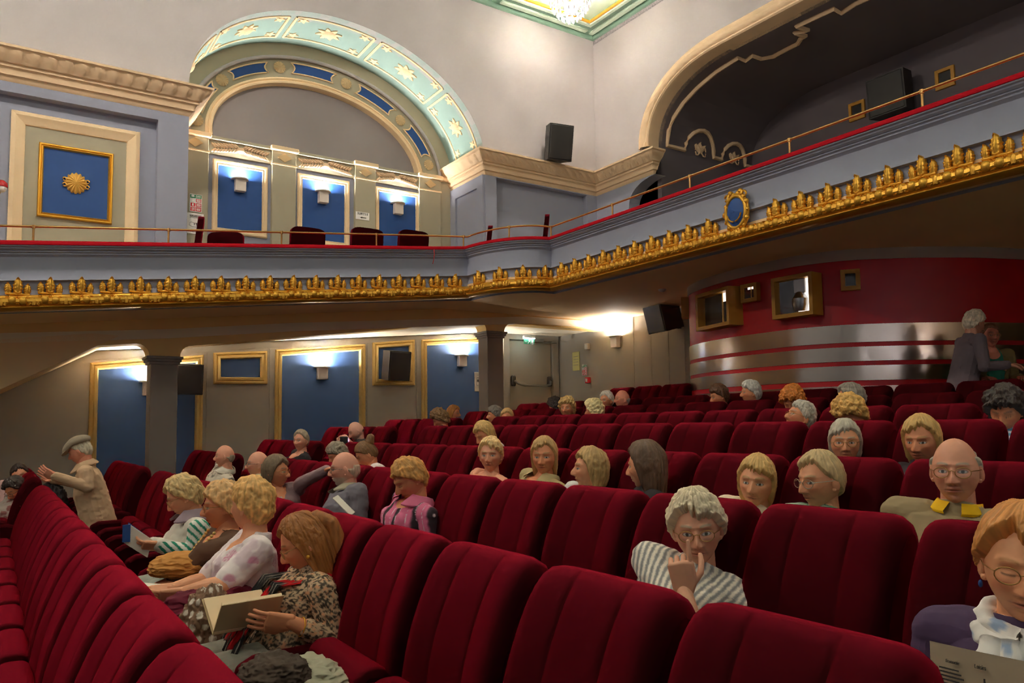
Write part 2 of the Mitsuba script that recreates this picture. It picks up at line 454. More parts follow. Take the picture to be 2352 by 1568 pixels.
CREST_Y = at('x', XB - .08, 1690, 485)[1]
for x, y, zt, nx, ny in along():
    n = np.array([nx, ny, 0]); ex = np.array([-ny, nx, 0])     # ex: along the front
    def place(o, d, dz, tilt=0.0, sc=1.0):
        c, s = math.cos(tilt), math.sin(tilt)
        return T(frame_matrix(np.array([x, y, zt + dz]) + ex * o + n * d, sc * (ex * c + np.array([0, 0, 1]) * s), -n * sc, sc * (np.array([0, 0, 1]) * c - ex * s)))
    if not (nx == -1 and abs(y - CREST_Y) < .2):
        k = obj('palmette', p_base, None, bal, to_world=place(0, .0, -.575))
        obj('leaf', p_big, None, k, to_world=place(0, .012, -.57))
        for s in (-1, 1): obj('leaf', p_small, None, k, to_world=place(s * .083, .004, -.57, -s * .06))
    for o in (-.049, .049): obj('egg', p_egg, None, bal, to_world=place(o, .105, -.645))
    for o in (-.093, 0, .093): obj('bead_ring', p_ring, None, bal, to_world=place(o, .112, -.645))
    obj('acanthus_spray', p_acanthus, None, bal, to_world=place(.147, .108, -.645))

# crest on the rear balcony front
ck = thing('balcony_crest', 'gilded oval cartouche with a blue field on the balcony front', 'crest')
cz = at('x', XB - .08, 1690, 487)[2]
def crest_pt(a, r, d): return (XB - .05 - d, CREST_Y - r * .125 * math.cos(a), cz + r * .165 * math.sin(a))
th = np.linspace(0, 2 * np.pi, 41)[:-1]
obj('blue_field', grid_mesh(np.array([[crest_pt(a, r, .03 + .03 * (1 - r * r)) for a in th] for r in np.linspace(0.02, 1, 7)]), False, True), 'm_blue', ck, smooth=True)
ms = [tube([crest_pt(a, 1.02, .03) for a in th], .022, 8, True), tube([crest_pt(a, 1.16, .015) for a in th], .016, 6, True)]
for i, a in enumerate(np.linspace(0, 2 * np.pi, 15)[:-1]):
    s = trimesh.creation.icosphere(subdivisions=1, radius=.024 + .008 * (i % 2)); s.apply_scale((.8, 1, 1)); s.apply_translation(crest_pt(a, 1.17, .025)); ms.append(s)
for s in (-1, 1):
    ms.append(tube([crest_pt(math.pi / 2 + s * (.25 + .35 * t), 1.22 + .22 * math.sin(t * 3.1), .03) for t in np.linspace(0, 1, 8)], .02, 6))
    ms.append(tube([crest_pt(math.pi / 2 + s * .7, 1.35, .03) + np.array([0, .03 * math.cos(t), .03 * math.sin(t)]) for t in np.linspace(0, 5.5, 12)], .012, 6))
    ms.append(tube([crest_pt(-math.pi / 2 + s * (1.35 * t), .62 + .1 * t, .062) for t in np.linspace(.1, 1, 8)], .008, 5))
obj('gilt_frame', cat_(ms), 'm_gold', ck, smooth=True)

# brass rail
rail = thing('brass_handrail', 'thin brass handrail on posts above the velvet balcony edge', 'handrail')
obj('rail', tube(np.array([(p[0] + m[0] * -.02, p[1] + m[1] * -.02, p[2] + .175) for p, m in zip(BP, BN)]), .013, 8), 'm_brass', rail, smooth=True)
post = cat_([tube([(0, 0, 0), (0, 0, .17)], .011, 8), tube([(0, 0, -.0), (0, 0, .015)], .022, 8), tube([(0, 0, .155), (0, 0, .19)], .019, 8)])
p_post = mikit.ply(post, 'm_brass', smooth=40)
for px in (77, 388, 648, 866, 1066):
    x = at('y', YS, px, 530)[0]; obj('post', p_post, None, rail, to_world=T().translate([x, YS + .02, 1.989 + .1037 * x]))
for a in (225,):
    t = math.radians(a); obj('post', p_post, None, rail, to_world=T().translate([XB + (XB - 5.7) * math.cos(t) + .02, YS + (YS - 8.6) * math.sin(t), 2.58]))
for px, py in ((1263, 535), (1404, 485), (1582, 425), (1811, 345), (2116, 240)):
    y = at('x', XB, px, py)[1]; obj('post', p_post, None, rail, to_world=T().translate([XB + .02, y, 2.58]))
# a red cord hanging over the front
cp = at('y', YS - .12, 997, 575)
single('red_cord', tube([(cp[0], YS - .115, cp[2] + .03), (cp[0] + .005, YS - .12, cp[2] - .05), (cp[0] - .004, YS - .115, cp[2] - .13), (cp[0] - .012, YS - .10, cp[2] - .19)], .005, 6), 'm_red_paint', 'short red cord hanging over the balcony front below the handrail', 'cord')

o = np.array([XB - .03, at('x', XB - .02, 2028, 411)[1], at('x', XB - .02, 2028, 411)[2]])
chip = Polygon([(-.05, -.012), (-.028, .018), (.0, .012), (.022, .028), (.048, .02), (.044, -.006), (.02, -.024), (-.012, -.016), (-.03, -.028)])
obj('paint_chip', xf(ext(chip, .004), frame_matrix(o + np.array([.008, 0, 0]), (0, -1, 0), (0, 0, 1), (-1, 0, 0))), 'm_white', bal, label='patch of chipped white paint')
# ---------------------------------------------------------------- upper hall: side wall with the arched alcove
ZC = 7.315
AX, AA, AB, AK, AZ = 4.49, 2.387, 1.716, 0.20, 4.576
def arch(th, cx=AX, a=AA, b=AB, z0=AZ, k=AK):
    th = np.asarray(th, float); return np.stack([cx + a * np.cos(th) - k * np.sin(th), z0 + b * np.sin(th)], -1)
TH = np.linspace(0, np.pi, 49)
opening = Polygon([(AX + AA, 1.2)] + [tuple(p) for p in arch(TH)] + [(AX - AA, 1.2)])
rec_l, rec_r = sbox(-10, 1.5, 1.716, 4.14), sbox(7.106, 1.5, 9.12, 4.25)
full = sbox(-10, 1.9, E_ + .2, ZC + .2)
m_front = ext_xz(full.difference(opening).difference(rec_l).difference(rec_r), YW, YW + .13)
m_back = ext_xz(full.difference(opening), YW + .13, YW + .30)
def split_z(m, z, above):
    return trimesh.intersections.slice_mesh_plane(m, (0, 0, 1 if above else -1), (0, 0, z))
wa = struct('wall_left_upper', cat_([split_z(m_front, 4.45, True), split_z(m_back, 4.45, True)]), 'm_wall_upper', 'pale upper side wall of the hall above the cornice')
wlo = struct('wall_left_gallery', cat_([split_z(m_front, 4.45, False), split_z(m_back, 4.45, False)]), 'm_lilac', 'lilac side wall of the gallery with a recessed bay')
YR = YW + .128
zr = lambda u, v, h: (u, YR - h, v)
p = pxz((26, 255), (321, 306), y=YR)
x0, x1, z1 = p[0][0], p[1][0], (p[0][1] + p[1][1]) / 2
PROF_C = [(0, 0), (0, .05), (.02, .065), (.05, .07), (.09, .045), (.13, .03), (.15, .02), (.155, .004)]
k = wall_panel(wlo, [(x0, 1.93), (x1, 1.93), (x1, z1), (x0, z1)], zr, .003, 'm_cream', 'm_olive', PROF_C)
p = pxz((88, 327), (261, 352), (257, 515), (86, 495), y=YR - .03)
x0, x1, z1, z0 = (p[0][0] + p[3][0]) / 2, (p[1][0] + p[2][0]) / 2, (p[0][1] + p[1][1]) / 2, (p[2][1] + p[3][1]) / 2
PROF_G = [(0, 0), (0, .03), (.01, .045), (.022, .045), (.03, .032), (.045, .04), (.055, .02), (.06, 0)]
zr2 = lambda u, v, h: (u, YR - .004 - h, v)
fp = thing('wall_ornament', 'blue square wall ornament in a gilt frame with a golden rosette', 'wall ornament')
q = [(x0, z0), (x1, z0), (x1, z1), (x0, z1)]
obj('frame', quad_frame(q, PROF_G, zr2), 'm_gold_frame', fp, smooth=35, label='gilt frame')
obj('field', bx(x0 + .05, x1 - .05, YR - .012, YR - .004, z0 + .05, z1 - .05), 'm_blue', fp)
rc = at('y', YR - .04, 175, 420)
P = []
for r in np.linspace(.02, 1, 12):
    P.append([(rc[0] + r * .125 * math.cos(a) * (1 + .04 * math.cos(16 * a) * r), YR - .012 - .05 * math.sqrt(max(0, 1 - r ** 2)) - .012 * r * math.cos(16 * a) - .015 * math.exp(-(r / .15) ** 2), rc[2] + r * .135 * math.sin(a) * (1 + .04 * math.cos(16 * a) * r)) for a in np.linspace(0, 2 * np.pi, 97)[:-1]])
scr = [tube([(rc[0] + s * (.128 + .022 * math.cos(t)), YR - .03, rc[2] + dz + .022 * math.sin(t)) for t in np.linspace(0, 5.5, 9)], .009, 6) for s in (-1, 1) for dz in (-.035, .035)]
obj('rosette', cat_([grid_mesh(np.array(P), False, True)] + scr), 'm_gilt_paint', fp, smooth=True, label='golden shell rosette')

# cornice with carved acanthus frieze
CZ = 4.63
def cornice(path, normals, closed_ends=True):
    path, normals = np.asarray(path, float), np.asarray(normals, float)
    prof = [(0, 0, 0), (.27, 0, 0), (.27, -.03, 0), (.245, -.04, 0), (.235, -.05, .5), (.225, -.075, 1), (.20, -.11, 1), (.165, -.145, 1), (.145, -.165, .5), (.14, -.18, 0), (.115, -.185, 0), (.11, -.215, .3), (.085, -.225, 0), (.07, -.25, 0), (.065, -.30, 0), (.035, -.31, 0), (.02, -.345, 0), (0, -.365, 0)]
    rows, s = [], 0
    for i in range(len(path) - 1):
        L = np.linalg.norm(path[i + 1] - path[i]); n = max(2, int(L / .035))
        for t in np.linspace(0, 1, n + 1)[(0 if i == 0 else 1):]:
            p = path[i] + (path[i + 1] - path[i]) * t; m = normals[i] + (normals[i + 1] - normals[i]) * t
            S = s + L * t; ring = []
            for d, dz, w in prof:
                bump = w * .014 * (math.sin(2 * math.pi * (S / .17 + dz * 4)) + .5 * math.sin(2 * math.pi * (S / .085 - dz * 9)))
                ring.append((p[0] + m[0] * (d + bump), p[1] + m[1] * (d + bump), CZ + dz))
            rows.append(ring)
        s += L
    g = grid_mesh(np.array(rows))
    caps = []
    for r in (rows[0], rows[-1]):
        r = np.array(r); k = len(r); c = r.mean(0); caps.append(tm((np.vstack([r, c]), np.array([[i, (i + 1) % k, k] for i in range(k)]))))
    return cat_([g] + caps)
yj = at('x', E_ - .27, 1499, 344)[1] + .27
cy_end = at('y', yj - .27, 1555, 358)[0] - .27
cor1 = struct('trim_cornice', cornice([(-9, YW), (AX - AA, YW), (AX - AA, YA)], [(0, -1), (1, -1), (1, 0)]), 'm_stucco', 'carved acanthus cornice left of the arched alcove', 'cornice', smooth=40)
struct('trim_cornice', cornice([(AX + AA, YA), (AX + AA, YW), (E_, YW), (E_, yj), (cy_end, yj)], [(-1, 0), (-1, -1), (-1, -1), (-1, -1), (0, -1)]), 'm_stucco', 'carved acanthus cornice from the alcove round the corner of the hall', 'cornice', smooth=40)

# soffit of the arch
soff = struct('trim_arch_soffit', grid_mesh(np.array([[(x, y, z) for y in (YW, (YW + YA) / 2, YA)] for x, z in arch(TH)])), 'm_turquoise', 'pale turquoise arch soffit with stucco panels of stars', 'arch', smooth=40)
jx0, jx1 = AX - AA, AX + AA
obj('jamb', cat_([bx(jx0 - .05, jx0, YW + .02, YA, 1.88, AZ), bx(jx1, jx1 + .05, YW + .02, YA, 1.88, AZ)]), 'm_lilac', soff)
obj('jamb_pier', cat_([bx(jx1 - .04, jx1, YW + .02, YW + .22, 1.88, 4.27), bx(jx1 - .04, jx1, YA - .18, YA, 1.88, 4.27), bx(jx1 - .04, jx1, YW + .2, YA - .1, 4.08, 4.27)]), 'm_lilac', soff)
def S(th, y, h):
    p = arch(th, a=AA - h, b=AB - h); return (p[0], y, p[1])
def on_soffit(m, th, y, sx, sy):
    v = m.vertices; return tm((np.array([S(th + a / 2.1 * sx, y + b * sy, c) for a, b, c in v]), m.faces))
def star(n, r1, r2, h, boss):
    pts = []
    for i in range(n * 4):
        a = 2 * math.pi * i / (n * 4); r = [r2, (r1 + r2) / 2, r1, (r1 + r2) / 2][i % 4]; pts.append((r * math.cos(a), r * math.sin(a)))
    m = ext(Polygon(pts), h)
    d = trimesh.creation.uv_sphere(boss, count=[8, 20]); v = d.vertices; v[:, :2] *= (1 + .06 * np.cos(10 * np.arctan2(v[:, 1], v[:, 0])))[:, None]; d.vertices = v * (1, 1, .6)
    return cat_([m, d])
STAR, CORN = star(8, .19, .095, .02, .11), star(5, .085, .035, .015, .03)
yc, dy, ds = (YW + YA) / 2 - .03, .36, .27
for c in np.radians([22, 56, 90, 124, 158]):
    q = []
    def bar(pts, w=.018, h=.022):
        P = np.array(pts); t = np.gradient(P, axis=0); t[:, 0] *= 2.1; t /= np.linalg.norm(t, axis=1, keepdims=True); nn = np.c_[-t[:, 1] / 2.1, t[:, 0]]
        return grid_mesh(np.array([[S(*(a - b * w), .002), S(*(a - b * w), h * .7), S(*(a - b * w * .3), h), S(*(a + b * w * .3), h), S(*(a + b * w), h * .7), S(*(a + b * w), .002)] for a, b in zip(P, nn)]))
    for y in (yc - dy, yc + dy): q.append(bar([(t, y) for t in np.linspace(c - ds + .0, c + ds, 13)]))
    for t in (c - ds, c + ds): q.append(bar([(t, y) for y in np.linspace(yc - dy, yc + dy, 5)]))
    k = obj('stucco_panel', cat_(q), 'm_cream', soff, smooth=40)
    obj('star', on_soffit(STAR, c, yc, 1, 1), 'm_cream', k, smooth=30)
    for a in (-1, 1):
        for b in (-1, 1): obj('corner_leaf', on_soffit(CORN, c + a * (ds - .055), yc + b * (dy - .10), 1, 1), 'm_cream', k)

# back of the alcove
al = struct('wall_alcove', bx(jx0 - .1, jx1 + .1, YA + .10, YA + .2, 1.88, 6.5), 'm_lunette', 'back wall of the arched alcove with three lit blue panels', 'wall')
IN = dict(cx=4.42, a=1.854, b=1.22, z0=4.50, k=.19); HR = dict(cx=4.48, a=2.153, b=1.565, z0=4.50, k=.2); OUT = dict(cx=AX, a=AA, b=AB, z0=AZ)
INN = dict(cx=4.42, a=1.854 - .11, b=1.22 - .11, z0=4.50, k=.19)
def ring(d0, d1, y0, y1, t0=0, t1=math.pi, n=41):
    th = np.linspace(t0, t1, n); a, b = arch(th, **d0), arch(th, **d1)
    return ext_xz(Polygon([tuple(x) for x in a] + [tuple(x) for x in b[::-1]]).buffer(0), y0, y1)
obj('olive_ring', ring(HR, OUT, YA, YA + .05), 'm_olive', al)
obj('inner_ring', ring(IN, HR, YA + .03, YA + .06), 'm_olive', al)
th = np.linspace(0, np.pi, 49)
hr = arch(th, **HR); obj('roll_moulding', tube([(x, YA - .005, z) for x, z in hr], .032, 8), 'm_wall_upper', al, smooth=True)
def ring_sweep(d, prof, y):
    P = []
    for t in th:
        c = arch(t, **d); n = np.array([math.cos(t), math.sin(t) * 1.2]); n /= np.linalg.norm(n)
        P.append([(c[0] + n[0] * r, y - h, c[1] + n[1] * r) for r, h in prof])
    return grid_mesh(np.array(P))
obj('cream_arch', ring_sweep(IN, [(.0, 0), (0, .03), (-.03, .05), (-.05, .03), (-.07, .055), (-.10, .05), (-.115, .0), (-.115, -.07)], YA + .03), 'm_cream', al, smooth=35)
def rt(th, t, y):
    a, b = arch(th, **IN), arch(th, **HR); p = a + (b - a) * t; return (p[0], y, p[1])
for c in np.radians([155.5, 123, 90, 57, 24.5]):
    sp = math.radians(11.5)
    def cell(t0, t1, s, y):
        return np.array([[rt(c + s_ * (s - .045 * (1 - ((t - .5) / .3) ** 2)), t, y) for s_ in np.linspace(-1, 1, 15)] for t in np.linspace(t0, t1, 7)])
    k = obj('blue_inlay', grid_mesh(cell(.26, .76, sp, YA + .022)), 'm_blue', al)
    g = cell(.26, .76, sp, YA + .018); loop = [tuple(x) for x in g[0]] + [tuple(x) for x in g[1:, -1]] + [tuple(x) for x in g[-1, ::-1][1:]] + [tuple(x) for x in g[::-1, 0][1:-1]]
    obj('fillet', tube(loop, .012, 5, True), 'm_cream', k)
ros = []
for r in np.linspace(.05, 1, 7):
    ros.append([(.095 * r * math.cos(a) * (1 + .05 * r * math.cos(14 * a)), -.012 - .02 * (1 - r * r) - .006 * math.cos(14 * a) * r, .095 * r * math.sin(a) * (1 + .05 * r * math.cos(14 * a))) for a in np.linspace(0, 2 * np.pi, 57)[:-1]])
p_ros = mikit.ply(grid_mesh(np.array(ros), False, True), 'm_tan', smooth=True)
for c in np.radians([172, 139.5, 106.5, 73.5, 40.5, 8]):
    x, y, z = rt(c, .5, YA + .025); obj('rosette', p_ros, None, al, to_world=T().translate([x, y, z]))

# entablature, pilasters, friezes and panels below the arch
ax = lambda px, py, d=0: at('y', YA - d, px, py)
xs_p = [(jx0 - .02, ax(479, 318)[0]), (ax(624, 338)[0], ax(679, 345)[0]), (ax(814, 372)[0], ax(861, 380)[0]), (ax(961, 402)[0], ax(1010, 412)[0])]
ZE = 4.44
for i, (a, b) in enumerate(xs_p):
    obj('pilaster', bx(a, b, YA - .04, YA + .1, 1.88, ZE - .02, .006), 'm_olive', al)
    obj('pilaster_cap', cat_([bx(a - .03, b + .03, YA - .10, YA + .1, ZE - .02, ZE + .05, .01), bx(a - .01, b + .01, YA - .06, YA + .1, ZE - .25, ZE - .225, .005)]), 'm_cream', al)
    cx = (a + b) / 2 + (.06 if i == 0 else 0)
    d = ext(Polygon([(-.115, 0), (0, -.075), (.115, 0), (0, .075)]), .02); v = d.vertices; d.vertices = np.c_[v[:, 0] + cx, YA - .038 - v[:, 2], v[:, 1] + ZE - .12]
    obj('diamond', d, 'm_tan', al)
obj('pilaster', bx(xs_p[3][1] + .01, jx1, YA - .0, YA + .1, 1.88, ZE + .02), 'm_olive', al)
obj('pilaster_cap', bx(xs_p[3][1] - .0, jx1, YA - .06, YA + .1, ZE - .02, ZE + .05, .01), 'm_cream', al)
sp_leaf = leaf_mesh(.10, .05, 9, 5)
for i, (p4) in enumerate((((488, 363), (615, 385), (612, 540), (486, 533)), ((683, 397), (803, 415), (800, 560), (682, 548)), ((860, 426), (966, 442), (962, 575), (860, 568)))):
    a, b = xs_p[i][1], xs_p[i + 1][0]
    obj('bay', bx(a, b, YA + .03, YA + .1, 1.88, 4.2), 'm_lilac', al)
    k = obj('frieze', cat_([bx(a, b, YA + .0, YA + .1, 4.2, ZE - .01), bx(a, b, YA - .05, YA + .1, ZE - .02, ZE + .035, .01)]), 'm_olive', al)
    mid, fz, sw = (a + b) / 2, ZE - .12, []
    for s in (-1, 1):
        for j in range(9):
            u = (j + .6) / 9; x = mid + s * u * (b - a) * .40; z = fz + .02 * math.cos(u * 3)
            for t in (-1, 1):
                sw.append(xf(sp_leaf, frame_matrix((x, YA - .0, z + t * .012), (s * .5, 0, -t * .75), (0, .9, 0), (s * .75, 0, t * .6))))
    e = trimesh.creation.icosphere(subdivisions=2, radius=.05); e.apply_scale((1.3, .6, 1)); e.apply_translation((mid, YA - .01, fz)); sw.append(e)
    obj('garland', cat_(sw), 'm_stucco', k, smooth=True)
    q = [ax(*t, -.03) for t in p4]
    fx0, fx1 = (q[0][0] + q[3][0]) / 2, (q[1][0] + q[2][0]) / 2
    wall_panel(al, [(fx0, 2.985), (fx1, 2.985), (fx1, 4.135), (fx0, 4.135)], lambda u, v, h: (u, YA + .03 - h, v), .004, 'm_cream', 'm_blue', [(0, 0), (0, .025), (.015, .04), (.04, .04), (.055, .025), (.075, .03), (.085, .004)])

# ---------------------------------------------------------------- ceiling and upper back wall
struct('ceiling', bx(-10, E_ + .3, -6, YW + .3, ZC + .10, ZC + .25), 'm_green_pale', 'pale green coffered ceiling of the hall', 'ceiling')
def ringbox(x0, x1, y0, y1, w, z0, z1):
    return ext_xy(sbox(x0, y0, x1, y1).difference(sbox(x0 + w, y0 + w, x1 - w, y1 - w)), z0, z1)
cm = struct('trim_ceiling', cat_([ringbox(-10, E_, -6, YW, .055, ZC - .02, ZC + .12), ringbox(-10, E_, -6, YW, .42, ZC + .05, ZC + .12)] + [bx(x, x + .42, -6, YW, ZC + .05, ZC + .12) for x in (6.75, 3.6, .45, -2.7, -5.9)]), 'm_green', 'green moulded borders of the ceiling coffers', 'ceiling moulding')
for (x0, x1) in ((7.25, 8.95), (4.1, 6.7), (.95, 3.5)):
    obj('pale_fillet', cat_([bx(x0 - .1, x1 + .12, YW - .20, YW - .10, ZC + .02, ZC + .06, .01), bx(x0 - .02, x1 + .02, YW - .42, YW - .34, ZC + .0, ZC + .06, .01)]), 'm_green_pale', cm)
obj('pale_fillet', cat_([bx(E_ - .20, E_ - .10, 7.6, YW - .1, ZC + .02, ZC + .06, .01), bx(E_ - .42, E_ - .34, 7.6, YW - .34, ZC + .0, ZC + .06, .01)]), 'm_green_pale', cm)
obj('gilt_bead', cat_([ringbox(7.2, E_ - .43, 6.0, YW - .43, .03, ZC + .02, ZC + .06)]), 'm_gold', cm)

bo = [(8.89, 4.33), (8.86, 4.64), (8.73, 4.95), (8.5, 5.23), (8.14, 5.43), (7.69, 5.53), (7.04, 5.53)]
def smooth_pts(p, n):
    from scipy.interpolate import PchipInterpolator
    p = np.array(p); s = np.r_[0, np.cumsum(np.linalg.norm(np.diff(p, axis=0), axis=1))]
    return np.c_[[PchipInterpolator(s, p[:, i])(np.linspace(0, s[-1], n)) for i in (0, 1)]].T
th_q = np.linspace(0, np.pi / 2, 16)
YO, ZO = 8.90 * K, 4.35 * K
arc_o = [(YO - 1.85 + 1.85 * math.cos(t) ** .9, ZO + (5.53 * K - ZO) * math.sin(t) ** .92) for t in th_q]
YMID = CREST_Y
half = arc_o + [(YMID, 5.53 * K)]
outline = np.array(half + [(2 * YMID - a, b) for a, b in half[::-1][1:]])
yk = at('x', E_, 1445, 470)[1]
br = [(yk - .0, 1.5), (yk, at('x', E_, 1445, 470)[2])] + [(yk - (yk - yj + .05) * (1 - math.cos(t)), at('x', E_, 1445, 470)[2] + (4.26 - at('x', E_, 1445, 470)[2]) * math.sin(t)) for t in np.linspace(.1, math.pi / 2, 8)]
hole = Polygon([(2 * YMID - YO, 1.5)] + br + [(YO, 4.27)] + [tuple(x) for x in outline]).buffer(0)
wbk = sbox(-4.5, 1.9, YW + .1, ZC + .2).difference(hole)
mb = ext_yz(wbk, E_, E_ + .25)
struct('wall_back_upper', split_z(mb, 4.45, True), 'm_wall_upper', 'pale upper back wall of the hall with the arched balcony opening')
struct('wall_back_gallery', split_z(mb, 4.45, False), 'm_lilac', 'lilac back wall beside the balcony below the cornice')
# carved arch moulding round the opening
nrm = np.gradient(outline, axis=0); nrm /= np.linalg.norm(nrm, axis=1, keepdims=True); nrm = np.c_[nrm[:, 1], -nrm[:, 0]]
c0 = outline.mean(0); nrm *= np.sign(((outline - c0) * nrm).sum(1))[:, None]
dense, dn = [], []
for i in range(len(outline) - 1):
    n = max(1, int(np.linalg.norm(outline[i + 1] - outline[i]) / .05))
    for t in np.linspace(0, 1, n + 1)[:-1]: dense.append(outline[i] * (1 - t) + outline[i + 1] * t); dn.append(nrm[i] * (1 - t) + nrm[i + 1] * t)
P = []
for i, (o, n) in enumerate(zip(dense, dn)):
    w = .012 * math.sin(i * 2 * math.pi / 3.2)
    P.append([(E_ - h, o[0] + n[0] * r, o[1] + n[1] * r) for r, h in ((.06, 0), (.06, .03), (.03, .05), (.0, .05), (-.02, .075 + w), (-.07, .085 - w), (-.12, .075 + w), (-.14, .05), (-.17, .06), (-.19, .04), (-.20, -.03), (-.20, -.28))])
struct('trim_arch_moulding', grid_mesh(np.array(P)), 'm_stucco', 'carved cream arch moulding round the balcony opening', 'moulding', smooth=35)
# the room behind: vault, side wall, back wall with portholes
inner = outline - nrm * .20
XR = 12.0
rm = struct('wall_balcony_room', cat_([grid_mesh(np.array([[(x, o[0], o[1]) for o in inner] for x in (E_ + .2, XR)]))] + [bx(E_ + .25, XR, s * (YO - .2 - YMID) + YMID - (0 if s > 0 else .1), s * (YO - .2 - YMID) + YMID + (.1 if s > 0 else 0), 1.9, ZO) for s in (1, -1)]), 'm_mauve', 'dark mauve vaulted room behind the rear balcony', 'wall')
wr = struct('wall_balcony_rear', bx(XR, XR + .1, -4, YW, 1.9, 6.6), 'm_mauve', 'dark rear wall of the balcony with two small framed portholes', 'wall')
YI = YO - .2
def vault(t, x, h=.02):
    n = len(inner); f = t * (n - 1); i = min(int(f), n - 2); o = inner[i] * (1 - f + i) + inner[i + 1] * (f - i); nn = nrm[i] * (1 - f + i) + nrm[i + 1] * (f - i)
    o = o - nn * h; return (x, o[0], o[1])
def yv(z): 
    q = inner[:len(inner) // 2 + 1]; return float(np.interp(z, q[:, 1], q[:, 0]))
tw = [(x, YI - .02, z) for x, z in [(at('y', YI, p, q)[0], 4.86) for p, q in ((1780, 385), (1745, 375))]]
pts = []
for (a, b) in ((1735, 1785), (1655, 1708), (1571, 1637)):
    xa, xb = at('y', YI, a, 350)[0], at('y', YI, b, 365)[0]; r = (xb - xa) / 2
    pts += [(xa + r + r * math.cos(t), yv(4.86 + r * 1.05 * math.sin(t)) - .02, 4.86 + r * 1.05 * math.sin(t)) for t in np.linspace(0, math.pi, 11)]
    lun = [tube([(xa + r + .6 * r * math.cos(t) * s * .6, YI - .05, 4.90 + .25 * r * math.sin(2 * t)) for t in np.linspace(0, 3, 8)], .014, 5) for s in (-1, 1)]
    lun += [xf(LEAF_BIG, frame_matrix((xa + r, YI - .02, 4.88), (s[0], 0, s[1]), (0, 1, 0), (-s[1], 0, s[0]))) for s in ((1, 0), (.75, .65), (.75, -.65))]
    obj('palmette_lunette', cat_(lun), 'm_stucco', rm, smooth=True)
xs0 = at('y', YI, 1530, 328)[0]
def vault_at(px, py):
    d = ray(px, py); best = None
    for i in range(len(inner) - 1):
        a, b = inner[i], inner[i + 1]; M = np.array([[d[1], -(b - a)[0]], [d[2], -(b - a)[1]]])
        if abs(np.linalg.det(M)) < 1e-9: continue
        t, s = np.linalg.solve(M, a)
        if t > 0 and -.001 <= s <= 1.001 and t * d[0] > E_ + .2 and (best is None or t < best[0]): best = (t, nrm[i] * (1 - s) + nrm[i + 1] * s)
    if best is None: return None
    t, n_ = best; q = d * t; return (q[0], q[1] - n_[0] * .02, q[2] - n_[1] * .02)
zig = pts + [(xs0, YI - .02, 4.86)] + [q for q in (vault_at(*c) for c in ((1534, 300), (1545, 270), (1568, 235), (1600, 200), (1645, 162), (1695, 130), (1712, 137), (1728, 125), (1748, 132), (1775, 127), (1803, 112), (1832, 97), (1840, 84), (1850, 80), (1826, 72), (1855, 66), (1830, 57), (1870, 38), (1915, 17), (1932, 27), (1965, 5), (2010, -15))) if q is not None]
obj('vault_fillet', tube(zig, .04, 5), 'm_stucco', rm)
for px, py, w in ((1970, 255, .12), (2172, 180, .12)):
    c = at('x', XR, px, py); q = [(c[1] + w * 1.2, c[2] - w * 1.3), (c[1] - w * 1.2, c[2] - w * 1.3), (c[1] - w * 1.2, c[2] + w * 1.3), (c[1] + w * 1.2, c[2] + w * 1.3)]
    k = thing('porthole_window', 'small dark porthole in a wooden frame, ' + ('left' if px < 2000 else 'right') + ' of the black loudspeaker above the balcony', 'window')
    obj('frame', quad_frame([(-a, b) for a, b in q], [(0, 0), (0, .04), (.05, .04), (.05, 0)], lambda u, v, h: (XR - h, -u, v)), 'm_dark_wood', k)
    obj('opening', bx(XR - .01, XR, c[1] - w, c[1] + w, c[2] - w * 1.1, c[2] + w * 1.1), 'm_black', k)
# hall walls outside the picture close the room
struct('wall_right', cat_([bx(-10, XR, -4.6, -4.4, -2.2, ZC + .2)]), 'm_lilac', 'side wall opposite, outside the picture')
struct('wall_front', bx(-10.2, -10, -6, YL, -2.2, ZC + .2), 'm_lilac', 'front wall of the hall, outside the picture')
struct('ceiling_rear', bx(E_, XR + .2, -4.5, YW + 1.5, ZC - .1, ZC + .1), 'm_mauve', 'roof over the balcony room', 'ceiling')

# chandelier(s)
def chandelier(c, power, label):
    x, y, z = c
    t = thing('chandelier', label, 'chandelier', 'crystal chandeliers of the hall')
    obj('plate', lathe([(.0, ZC + .05), (.12, ZC + .05), (.10, ZC + .0), (.03, ZC - .04), (.0, ZC - .04)], 20, (x, y, 0)), 'm_brass', t, smooth=30)
    obj('stem', tube([(x, y, ZC), (x, y, z + .05)], .012, 6), 'm_brass', t)
    s = trimesh.creation.icosphere(subdivisions=2, radius=.10); s.apply_translation((x, y, z))
    obj('bulb', s, 'm_white', t, emitter={'type': 'area', 'radiance': rgb(*[power * w for w in WARM])})
    drops = []
    for R, zz, n in ((.34, .10, 22), (.30, .0, 20), (.23, -.10, 16), (.15, -.17, 11), (.05, -.22, 5)):
        for i in range(n):
            a = 2 * math.pi * (i + .5 * (zz == 0)) / n
            m = trimesh.creation.icosphere(subdivisions=1, radius=.017); m.apply_scale((1, 1, 2.6)); m.apply_translation((x + R * math.cos(a), y + R * math.sin(a), z + zz)); drops.append(m)
        drops.append(tube([(x + R * math.cos(a), y + R * math.sin(a), z + zz + .045) for a in np.linspace(0, 2 * np.pi, 25)[:-1]], .006, 5, True))
    obj('crystal_drops', cat_(drops), 'm_white', t, smooth=True)
for i, (x, y, z, pw) in enumerate(CHANDELIERS):
    chandelier((x, y, z), pw, 'glowing crystal chandelier in the corner coffer of the green ceiling' if i == 0 else 'crystal chandelier outside the picture over the ' + ('', 'middle rows', 'front stalls by the side wall', 'right middle rows', 'right end of the rear balcony', 'right front stalls')[i])

